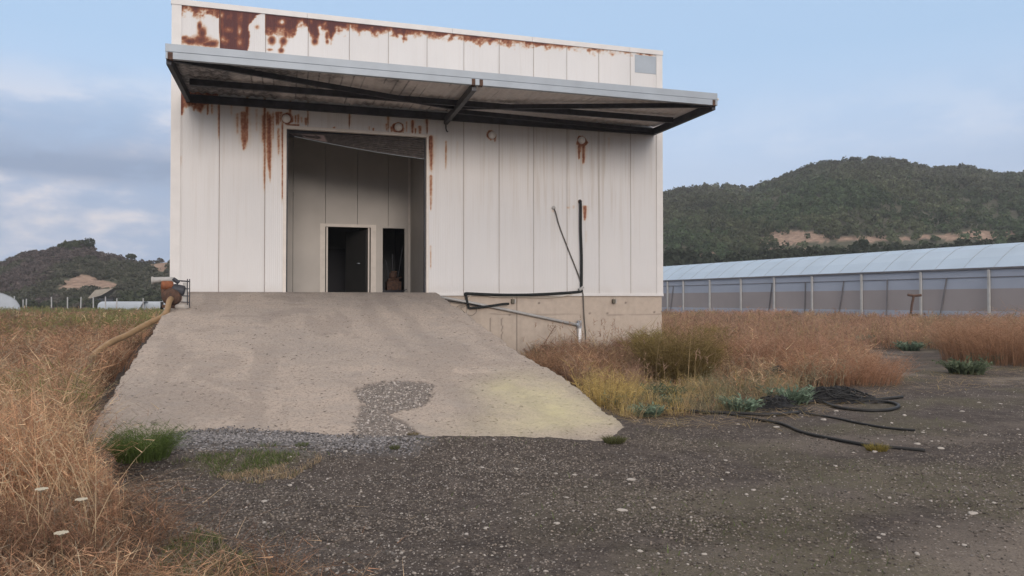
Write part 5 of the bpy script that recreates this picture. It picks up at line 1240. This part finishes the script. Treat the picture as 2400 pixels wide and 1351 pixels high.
ed_ = sstep(10, 0, np.abs(c_ - np.interp(a_, [1040, 1200, 1400, 1480], [1030, 1032, 1043, 1008]))) * (a_ > 900) * (a_ < 1500) * sstep(.45, .6, fbm(a_ / 22, c_ / 22, 2, 18))
rm_ = .05 * sstep(.5, .68, fbm(P[:, 0] * .8, P[:, 1] * .8, 4, 60)) * (a_ > 1250)
pt_ = sstep(.34, .52, fbm(P[:, 0] * 3.4, P[:, 1] * 3.4, 3, 68))
pr_ = np.maximum.reduce([gp * .9 * pt_, br * .7 * pt_, lg * .6, ed_ * .7, rm_ + .004])
ok = (rng.random(len(P)) < pr_) & not_ramp(P); P = P[ok]; br = br[ok]; gp = gp[ok]; k = len(P)
col = np.array([.085, .115, .038]) * rng.uniform(.6, 1.8, (k, 1)); s_ = br & (rng.random(k) < .9); col[s_] = cC * rng.uniform(.4, .9, (s_.sum(), 1)); s_ = rng.random(k) < .25; col[s_] = cGr * rng.uniform(.5, 1.1, (s_.sum(), 1))
B.add(P, rng.uniform(.02, .075, k), rng.uniform(.004, .008, k), rng.uniform(0, 6.28, k), rng.uniform(.3, 1.3, k), col, seg=2)
g = B.build('grass'); tag(g, kind='stuff')
# single long straws lying on the yard
B = Blades()
for (x0, y0, x1, y1) in [(310, 1218, 560, 1160), (345, 1218, 500, 1236), (475, 1180, 545, 1126), (815, 1186, 872, 1190), (520, 1290, 660, 1335), (430, 1245, 560, 1270), (700, 1322, 800, 1326), (960, 1217, 980, 1210), (560, 1305, 690, 1300), (360, 1178, 520, 1190), (380, 1128, 470, 1115), (620, 1120, 700, 1100)]:
    a = ground(x0, y0, .03); b_ = ground(x1, y1, .025); dv = b_ - a
    B.add(a[None], np.array([np.linalg.norm(dv)]), np.array([.007]), np.array([math.atan2(dv[1], dv[0])]), np.array([1.0]), np.array([cC * 1.1]), seg=4, up=.0, pw=1.0)
g = B.build('fallen_straw'); tag(g, kind='stuff')

# single plants
def tuft(name, label, cat, x, y, r_, h_, n_, col, w=.008, lean=(.2, .9), group=None, nt=0, z=None, colvar=.35, spread=.5):
    g = ground(x, y, 0.0); g = ground(x, y, float(lib_ground(g[0], g[1])))
    B = Blades(); a = rng.uniform(0, 6.28, n_); rr_ = r_ * spread * np.sqrt(rng.random(n_))
    P = np.stack([rr_ * np.cos(a), rr_ * np.sin(a), -.01 + 0 * a], -1)
    c_ = np.asarray(col) * rng.uniform(1 - colvar, 1 + colvar, (n_, 1))
    hh = h_ * rng.uniform(.5, 1.05, n_); ww = np.full(n_, w); az = a + rng.normal(size=n_) * .5; ln = rng.uniform(*lean, n_)
    if nt: B.weeds(P, hh, ww, az, ln, c_, nt=nt, tl=.22, low=.25)
    else: B.add(P, hh, ww, az, ln, c_, seg=3)
    return tag(B.build(name, None, g), label, cat, group)
tuft('grass_tuft', 'bushy bright green tuft growing over the left foot of the ramp', 'grass tuft', 335, 1074, .46, .36, 900, (.085, .125, .034), .005, (.1, 1.2), nt=4, colvar=.5)
tuft('grass_tuft', 'small green tuft at the right hand corner of the ramp foot', 'grass tuft', 1440, 1036, .22, .10, 350, (.10, .105, .045), .008, (.3, 1.2))
tuft('grass_tuft', 'yellow green tuft growing over the lowest black hose in the yard', 'grass tuft', 2055, 1056, .20, .10, 350, (.21, .17, .05), .008, (.2, 1.0))
tuft('grass_tuft', 'tiny green tuft at the edge of the chippings below the ramp', 'grass tuft', 708, 1046, .12, .06, 160, (.09, .11, .04), .006)
tuft('grass_tuft', 'tiny brownish tuft in the gap of the ramp foot by the chippings', 'grass tuft', 968, 1020, .12, .05, 140, (.16, .13, .07), .006)
tuft('grass_tuft', 'tiny green tuft below the gap in the ramp foot', 'grass tuft', 925, 1050, .10, .05, 120, (.10, .11, .05), .006)
tuft('shrub', 'large olive brown shrub of upright twigs in front of the plinth corner', 'shrub', 1588, 893, .95, 1.15, 1500, (.20, .150, .062), .010, (.08, .8), nt=5, spread=.7, colvar=.5)
tuft('shrub', 'narrow yellow green shrub rising against the plinth corner', 'shrub', 1516, 858, .34, .95, 600, (.24, .21, .065), .014, (.1, .5), nt=3)
tuft('shrub', 'low yellow green shrub between the large olive shrub and the greenhouse', 'shrub', 1665, 818, .7, .85, 1100, (.23, .19, .07), .016, (.15, .7), nt=3)
tuft('dry_weed', 'dark red brown dried weed at the foot of the plinth beside the ramp', 'weed', 1235, 826, .75, .50, 1100, (.20, .12, .085), .010, (.1, .7), nt=5, spread=.8)
tuft('dry_weed', 'reddish dried weed against the plinth left of the yellow green shrub', 'weed', 1470, 838, .6, .62, 600, (.26, .145, .10), .010, (.1, .6), nt=5)
tuft('green_weed', 'green weed hanging over the ramp edge below the plinth', 'weed', 1205, 822, .26, .26, 420, (.075, .085, .045), .014, (.3, 1.1))
tuft('dry_grass_clump', 'yellow straw clump right beside the lower edge of the ramp', 'grass tuft', 1425, 955, .6, .60, 260, (.50, .37, .14), .007, (.1, .8), nt=4, spread=.7)
tuft('dry_grass_clump', 'fox red clump of dry grass at the tip of the weeds, above the black heap', 'grass tuft', 1975, 895, 1.3, .66, 1300, (.35, .20, .125), .008, (.2, 1.1), nt=4, spread=.8)
tuft('dry_grass_clump', 'pinkish tall clump of dry grass right of the large olive shrub', 'grass tuft', 1790, 868, 1.4, .88, 1500, (.34, .20, .13), .010, (.1, .8), nt=4, spread=.8)
tuft('dry_grass_clump', 'pinkish brown clump of dry grass in front of the white downpipe', 'grass tuft', 1345, 885, 1.2, .64, 1300, (.30, .185, .115), .009, (.1, .8), nt=4, spread=.8)
tuft('dry_grass_clump', 'tall russet clump of dry grass at the right edge, in front of the greenhouse', 'grass tuft', 2350, 850, 1.8, 1.3, 1500, (.33, .195, .12), .010, (.1, .7), nt=4, spread=.8)
TEAL = [(1515, 975, .17, 'bluish green leafy weed at the front of the yellow straw, nearest the ramp'), (1450, 950, .19, 'bluish green leafy weed inside the yellow straw beside the ramp'), (1548, 935, .24, 'dark bluish leafy weed under the straw between the ramp and the black heap'),
        (1735, 962, .20, 'bluish green leafy weed in front of the dark hose tangle'), (1852, 945, .26, 'bright bluish green leafy weed left of the black heap'), (1925, 898, .24, 'bluish green leafy weed just above the black heap'), (1655, 830, .3, 'pale green leafy weed right of the large olive shrub'),
        (1572, 950, .14, 'small pale green leafy weed between the straw clumps'), (2130, 822, .30, 'bluish green weed at the back edge of the bare ground, right of centre'), (2265, 876, .32, 'dark green weed on the bare ground towards the right edge'), (2310, 852, .26, 'green weed under the tall russet grass at the right edge'), (1985, 812, .45, 'grey green weed at the back edge of the bare ground behind the fox red grass')]
for x, y, r_, lb in TEAL:
    g = ground(x, y, 0.0); dark = 'dark green' in lb or 'dark bluish' in lb
    tuft('leafy_weed', lb, 'weed', x, y, r_ * 1.15, r_ * 1.25, 190, (.10, .13, .08) if dark else (.155, .215, .155), .05 if r_ < .29 else .06, (.3, 1.3), nt=2, spread=.85, colvar=.45)
M['umbel'] = mat('cream_umbel', (.42, .39, .31), .8)
for i, (x, y, lb) in enumerate([(97, 1150, 'cream flat topped flower head in the dry grass, leftmost of the three'), (190, 1174, 'cream flat topped flower head in the dry grass, right of the other two'), (143, 1253, 'cream flat topped flower head in the dry grass, lowest of the three')]):
    p = at_y(x, y, [4.7, 4.9, 4.3][i]); gz = float(lib_ground(np.array(p[0]), np.array(p[1])))
    um = thing('wild_carrot', lb, 'flower', (p[0], p[1], gz)); hz = p[2] - gz
    obj('stem', MB().tube([(.03, .02, 0), (0.01, 0, hz * .6), (0, 0, hz)], .003, 5), mat('green_stem', (.20, .14, .08), .8), um)
    fm = MB()
    for q in range(46):
        a = q * 2.4; r_ = .036 * math.sqrt(q / 46); c0 = Vector((r_ * math.cos(a), r_ * math.sin(a) , hz + .012 - r_ * .1))
        fm.add([c0 + Vector((.006 * math.cos(j * 1.257), .006 * math.sin(j * 1.257), .003 * (j % 2))) for j in range(5)], [(0, 1, 2, 3, 4)])
        if q % 4 == 0: fm.tube([(0, 0, hz - .012), tuple(c0)], .0012, 3)
    obj('umbel', fm, M['umbel'], um)
# bare dried stalk leaning on the plinth
B = Blades(); g = W(*rampp(1270, 800), 0); g = ground(1262, 838, 0.0)
st = MB(); top = at_y(1303, 762, g[1]) - g
st.tube(smooth_path([(0, 0, 0), tuple(top * .45 + np.array([-.02, 0, .03])), tuple(top)], 5), [.012] * 10 + [.005], 5)
for q in range(9):
    b0 = top * (.72 + .03 * q); a = q * 1.9; st.tube([tuple(b0), tuple(b0 + np.array([math.cos(a) * .13, math.sin(a) * .08, .10 - .01 * q]))], .004, 4)
tag(obj('dry_stalk', st, mat('dry_stalk_brown', (.20, .13, .09), .8), loc=g), 'thin bare dried stalk leaning against the plinth left of the downpipe', 'weed')

# ------------------------------------------------------------------ pipes, cables and boxes on the facade
def wp(x, y, out=.0): 
    u, z = wallp(x, y, -out); return (u, -out, z)
def on_wall(name, label, cat, x, y, group=None):
    u, z = wallp(x, y, 0); t_ = thing(name, label, cat, W(u, 0, z), ANG, group)
    return t_, (lambda X, Y_, out=.0: tuple(np.array(wp(X, Y_, out)) - np.array([u, 0, z])))
t_, q = on_wall('insulated_pipe', 'thick black foam wrapped pipe dropping down the right wall and running left above the plinth', 'pipe', 1363, 684)
obj('pipe', MB().tube(smooth_path([q(1359, 473, -.02), q(1360, 474, .06), q(1361, 485, .075), q(1361, 540, .07), q(1363, 600, .07), q(1363, 672, .07), q(1363, 679, .07), q(1352, 685, .07), q(1250, 691, .09), q(1170, 691.5, .09), q(1098, 688.5, .09), q(1092, 689, .09), q(1092, 693, .09)], 4), .042, 10), M['foam'], t_, smooth=True)
obj('pipe_tail', MB().tube(smooth_path([q(1092, 690, .09), q(1095, 708, .10), q(1098, 719, .10), q(1101, 722.5, .10), q(1130, 720, .12), q(1160, 716, .14), q(1180, 713, .15), q(1193, 712.5, .15)], 4), .034, 8), M['foam'], t_, smooth=True)
obj('pipe_collar', MB().lathe([(.062, -.02), (.062, .02), (.045, .03)], q(1359, 473, .0), (0, -1, 0), 14), M['rust'], t_)
obj('pipe_elbow', MB().tube([q(1357, 680, .085), q(1363, 677, .085), q(1366, 672, .085)], .05, 8), M['pvc_grey'], t_)
t_, q = on_wall('cable', 'grey cable sagging from a rusty wall outlet to the black pipe, then down the plinth', 'cable', 1297, 488)
obj('cable_run', MB().tube(smooth_path([q(1297, 488, .03), q(1302, 497, .05), q(1311, 530, .03), q(1330, 580, .03), q(1350, 630, .03), q(1359, 655, .04), q(1364, 680, .06), q(1367, 695, .06), q(1369, 740, .03), q(1373, 790, .03), q(1372, 815, .03), q(1368, 836, .05)], 5), .019, 6), M['cable'], t_, smooth=True)
obj('outlet', MB().lathe([(.06, -.01), (.06, .02), (.035, .05), (.001, .05)], q(1297, 488, 0), (0, -1, 0), 12), M['pvc_grey'], t_)
t_, q = on_wall('downpipe', 'pale plastic drain pipe sloping down the plinth into a white upright pipe', 'drain pipe', 1358, 757)
obj('sloping_pipe', MB().tube([q(1028, 696, .06), q(1100, 709, .06), q(1190, 727, .06), q(1355, 762, .06)], .040, 10), M['pvc_grey'], t_, smooth=True)
obj('upright_pipe', MB().tube([q(1358, 765, .06), q(1358, 850, .06)], .056, 12), M['pvc'], t_, smooth=True)
obj('elbow', MB().tube([q(1350, 761, .06), q(1358.4, 761.5, .06)], .052, 10).tube([q(1358, 752, .06), q(1358, 770, .06)], .064, 12), mat('grey_pipe_socket', (.33, .37, .42), .5), t_, smooth=False)
t_, q = on_wall('black_tube', 'short thin black tube leaving the top of the ramp under the sill', 'tube', 1060, 704)
obj('tube', MB().tube([q(1040, 701, .06), q(1050, 705.5, .11), q(1095, 711.5, .13), q(1130, 718, .12)], .018, 6), M['black'], t_, smooth=True)
t_, q = on_wall('wire', 'loose cream wires hanging along the sill and curling beside the black pipe tail', 'wire', 1200, 694)
obj('wire_strand', MB().tube(smooth_path([q(1097, 720, .07), q(1094, 708, .07), q(1098, 700, .07), q(1112, 690, .07), q(1160, 696, .06), q(1220, 696.5, .06), q(1290, 697, .06), q(1330, 693, .06), q(1360, 683, .08)], 5), .012, 5), M['wire'], t_)
obj('wire_strand', MB().tube(smooth_path([q(1095, 735, .07), q(1097, 722, .07), q(1094, 714, .07), q(1093, 706, .08)], 5), .014, 5), M['wire'], t_)
obj('wire_loop', MB().tube(smooth_path([q(1093, 738, .09), q(1078, 727, .1), q(1072, 719, .1), q(1082, 716, .1), q(1090, 719, .1), q(1080, 722, .1), q(1094, 737, .1), q(1108, 739, .1), q(1117, 730, .1), q(1115, 718, .1)], 5), .007, 5), M['cable'], t_)
for (x, y, lb) in ((1202, 706, 'small grey junction box under the sill near the end of the black pipe'), (1438, 706, 'small grey junction box under the sill right of the downpipe')):
    t_, q = on_wall('junction_box', lb, 'junction box', x, y, 'junction boxes under the sill')
    obj('box', MB().box(-.055, .03, -.09, .01, -.07, .055), mat('olive_grey_box', (.14, .125, .095), .6, nscale=9, namt=.3), t_, bevel=.008)
    obj('cover', MB().box(.032, .058, -.085, .01, -.065, .05), M['pvc_grey'], t_); obj('wire_end', MB().tube([(.01, -.03, .05), (.012, -.03, .11)], .008, 5), M['wire'], t_)

# rusty machine standing inside the right hand inner doorway
mu0, mz0 = wallp(922, 684, 4.75)
mach = thing('rusty_machine', 'rusty machine with upright levers standing inside the narrow inner doorway', 'machine', W(mu0, 4.75, zF), ANG)
obj('body', MB().box(-.24, .24, -.2, .25, .12, .42).box(-.19, .17, -.15, .2, .42, .52).lathe([(.1, 0), (.13, .05), (.13, .18), (.09, .2)], (-.02, -.02, .52), (0, 0, 1), 12), M['rust'], mach, bevel=.015)
obj('base', MB().beam((-.38, -.2, .06), (.38, -.2, .06), .07, .09).beam((-.38, .2, .06), (.38, .2, .06), .07, .09).beam((-.36, -.25, .12), (-.36, .25, .12), .05, .05).beam((.36, -.25, .12), (.36, .25, .12), .05, .05), M['dark_steel'], mach)
for a, b_ in (((-.12, 0, .5), (-.27, .05, 1.15)), ((.14, 0, .5), (.33, .1, 1.62)), ((-.02, .1, .6), (-.02, .12, 1.35))): obj('lever', MB().tube([a, b_], .014, 6), M['dark_steel'], mach)
obj('top_bar', MB().tube([(-.10, -.08, .74), (.10, -.08, .74)], .03, 8).tube([(-.15, -.2, .46), (.24, -.2, .56)], .018, 6), M['rust'], mach)
t_, q = on_wall('floor_clutter', 'tangle of dark rods lying at the foot of the narrow inner doorway', 'rods', 920, 684)
fl = MB()
for i in range(9): fl.tube([(-2.6 + 0, 0, 0), (-2.6, 0, .001)], .001, 3) if 0 else fl.tube([(wallp(893 + 5 * i, 680, 4.2)[0] - wallp(920, 684, 0)[0], 4.12 + .02 * (i % 3), zF + .03 + .02 * (i % 4) - wallp(920, 684, 0)[1]), (wallp(905 + 6 * i, 680, 4.2)[0] - wallp(920, 684, 0)[0], 4.15, zF + .05 + .05 * ((i * 7) % 3) - wallp(920, 684, 0)[1])], .012, 5)
obj('rod', fl, M['dark_steel'], t_)['kind'] = 'stuff'

# ------------------------------------------------------------------ pump and suction hose at the top left of the ramp
pu, pd = rampp(405, 722); pz = ramp_z(pd)
pump = thing('water_pump', 'rusty water pump with grey outlet pipe and barred frame, at the ramp top', 'pump', W(pu, pd, pz), ANG)
obj('casing', MB().lathe([(.02, -.16), (.15, -.14), (.20, -.06), (.20, .06), (.15, .14), (.02, .16)], (-.02, 0, .24), (.25, -1, 0), 20).tube([(-.16, 0, .20), (-.19, .02, .42), (-.12, .03, .50)], .07, 10).box(-.2, .16, -.14, .14, 0, .07), M['rust'], pump, bevel=.01)
obj('inlet', MB().lathe([(.10, -.02), (.10, .03), (.07, .04), (.07, .10), (.001, .10)], (-.01, -.17, .20), (.1, -1, 0), 14), M['rust'], pump)
obj('tank', MB().lathe([(.02, -.13), (.09, -.12), (.105, -.08), (.105, .08), (.09, .12), (.02, .13)], (-.12, .02, .50), (1, .2, 0), 16), M['orange_rust'], pump, smooth=True)
obj('outlet_pipe', MB().tube([(-.42, 0, .60), (-.36, 0, .61), (-.08, .02, .63), (.02, .02, .62)], [.085, .065, .055, .055], 12).lathe([(.09, 0), (.09, .03)], (-.43, 0, .60), (1, 0, .02), 14), M['pvc_grey'], pump, smooth=True)
obj('motor', MB().lathe([(.02, -.12), (.10, -.12), (.12, -.08), (.12, .12), (.08, .15), (.02, .15)], (.10, .03, .40), (1, 0, -.2), 14).tube([(.0, 0, .64), (.06, 0, .60), (.12, 0, .55)], .045, 8), M['dark_steel'], pump)
fr = MB()
for x_ in (.30, .345): fr.tube([(x_, -.02, 0), (x_ - .002, -.02, .64)], .012, 6)
for z_ in (.12, .26, .42, .58): fr.tube([(.16, -.02, z_ + .01), (.345, -.02, z_)], .012, 6)
fr.tube([(.05, -.02, .61), (.33, -.02, .59)], .012, 6)
obj('frame', fr, M['dark_steel'], pump)
obj('guard', MB().box(.20, .285, .0, .02, .12, .56), M['pvc_grey'], pump)
obj('wheel', MB().lathe([(.03, -.03), (.085, -.03), (.085, .03), (.03, .03)], (-.22, .0, .05), (1, .1, 0), 14), M['black'], pump)
o_ = bpy.data.objects.new('stone', smesh[2]); COL.objects.link(o_); uu, dd = rampp(427, 725); o_.location = tuple(W(uu, dd, ramp_z(dd) + .05)); o_.scale = (.14, .10, .11)
tag(o_, 'white block of stone beside the barred frame of the rusty pump', 'stone')
hp_ = [W(pu - .01, pd - .25, pz + .20), W(pu - .03, pd - .42, pz + .12)]
for x, y, s_ in [(386, 738, 0.06), (345, 760, .2), (300, 785, .4), (255, 806, .6), (210, 840, .8), (180, 862, .95), (155, 890, 1)]:
    e0 = W(pu - .05, pd - .6, pz + .06); dep_ = (e0[1]) + (13.2 - e0[1]) * s_; hp_.append(at_y(x, y, dep_))
hm = MB().tube(smooth_path([tuple(p - hp_[0]) for p in hp_], 6), .062, 10)
tag(obj('suction_hose', hm, M['hose'], loc=hp_[0], smooth=True), 'ochre suction hose running from the rusty pump down into the dry grass', 'hose')

# ------------------------------------------------------------------ black hoses and heaps on the yard
def hose(label, pts, r_=.028, seed=0):
    P = [ground(x, y, 0) for x, y in pts]; P = [np.array([p[0], p[1], float(lib_ground(np.array(p[0]), np.array(p[1]))) + r_ * .9]) for p in P]
    return tag(obj('garden_hose', MB().tube(smooth_path([tuple(p - P[0]) for p in P], 7), r_, 8), M['black'], loc=P[0], smooth=True), label, 'hose')
hose('lowest black hose, curving from the weeds across the stony yard', [(1690, 966), (1760, 978), (1830, 990), (1880, 1010), (1950, 1028), (2040, 1046), (2100, 1050), (2168, 1055)], .020)
hose('middle black hose reaching out over the stones below the hose loop', [(1840, 962), (1900, 967), (1960, 977), (2020, 991), (2080, 1002), (2145, 1008)], .016)
hose('black hose lying in a flat open loop to the right of the black heap', [(1930, 940), (1960, 952), (2020, 960), (2080, 960), (2106, 952), (2090, 942), (2040, 937), (1980, 936), (1930, 934), (1880, 945)], .026)
hose('short black hose end pointing right above the hose loop', [(1960, 932), (2020, 934), (2070, 933), (2115, 930)], .024)
hose('black hose along the front of the weeds left of the hose heap', [(1560, 958), (1640, 966), (1720, 968), (1800, 972), (1870, 966)], .024)
M['netting'] = mat('black_netting', (.012, .013, .017), .7, nscale=18, namt=.5, bump=1.0, bscale=30)
def heap(label, poly, hgt, nt):
    x0, x1 = min(p[0] for p in poly), max(p[0] for p in poly); y0, y1 = min(p[1] for p in poly), max(p[1] for p in poly)
    c0 = ground((x0 + x1) / 2, (y0 + y1) / 2 + (y1 - y0) * .2, 0)
    hw = (x1 - x0) / 2 / F_PX * c0[1]; hd = max(.35, hw * .55)
    n_ = 46; gx, gy = np.meshgrid(np.linspace(-1.15, 1.15, n_), np.linspace(-1.15, 1.15, n_))
    r_ = np.hypot(gx, gy) + (fbm(gx * 2 + x0, gy * 2, 3, 3) - .5) * .5
    z = hgt * sstep(1.0, .1, r_) * (.6 + .8 * fbm(gx * 2.4 + x0, gy * 2.4, 3, 5)) + (fbm(gx * 8, gy * 8, 2, 9) - .5) * .05 - .03
    V = np.stack([gx * hw, gy * hd, z], -1).reshape(-1, 3)
    t_ = thing('hose_heap', label, 'heap', c0)
    npmesh('netting', V, gridfaces(n_, n_), M['netting'], t_, smooth=False)
    tb = MB()
    for i in range(nt):
        a0 = rng.uniform(0, 6.28); rr_ = rng.uniform(.3, .85); pts = []
        for j in range(7):
            a = a0 + j * (.2 + .1 * (i % 5)); rx = rr_ * (1 + .45 * math.sin(j * 1.3 + i * 2.1)); zz = hgt * max(0, 1 - rx) * 1.0 + rng.uniform(.0, .06)
            pts.append((math.cos(a) * rx * hw, math.sin(a) * rx * hd, zz))
        tb.tube(smooth_path(pts, 4), .008, 4)
    obj('hose_tangle', tb, M['black'], t_, smooth=True)['kind'] = 'stuff'
heap('black heap of netting and old hose lying at the tip of the weeds', [(1868, 905), (2045, 945)], .19, 26)
heap('low black hose tangle half hidden under the weeds, left of the black heap', [(1760, 930), (1880, 962)], .14, 16)
heap('black netting showing under the pinkish grass right of the olive shrub', [(1645, 855), (1760, 875)], .30, 14)
heap('black netting strip under the dry grass directly behind the black heap', [(1760, 872), (1880, 900)], .28, 14)
p = ground(1517, 878, .0); tag(obj('plank', MB().beam((-.27, 0, .28), (.27, .05, .31), .12, .03), M['wood'], loc=p, bevel=.004), 'pale plank resting in the weeds in front of the olive shrub', 'plank')

# ------------------------------------------------------------------ evening haze between here and the hills
hz_ = obj('haze', MB().box(-1500, 1900, -400, 1100, -3.0, 120.0), None)
mhz = bpy.data.materials.new('evening_haze'); mhz.use_nodes = True
n, l = mhz.node_tree.nodes, mhz.node_tree.links; n.remove(n['Principled BSDF'])
pv = n.new('ShaderNodeVolumePrincipled'); pv.inputs['Color'].default_value = (.82, .88, .96, 1); pv.inputs['Density'].default_value = .00045; pv.inputs['Anisotropy'].default_value = 0.0
l.new(pv.outputs[0], n['Material Output'].inputs['Volume']); hz_.data.materials.append(mhz)
tag(hz_, kind='stuff')
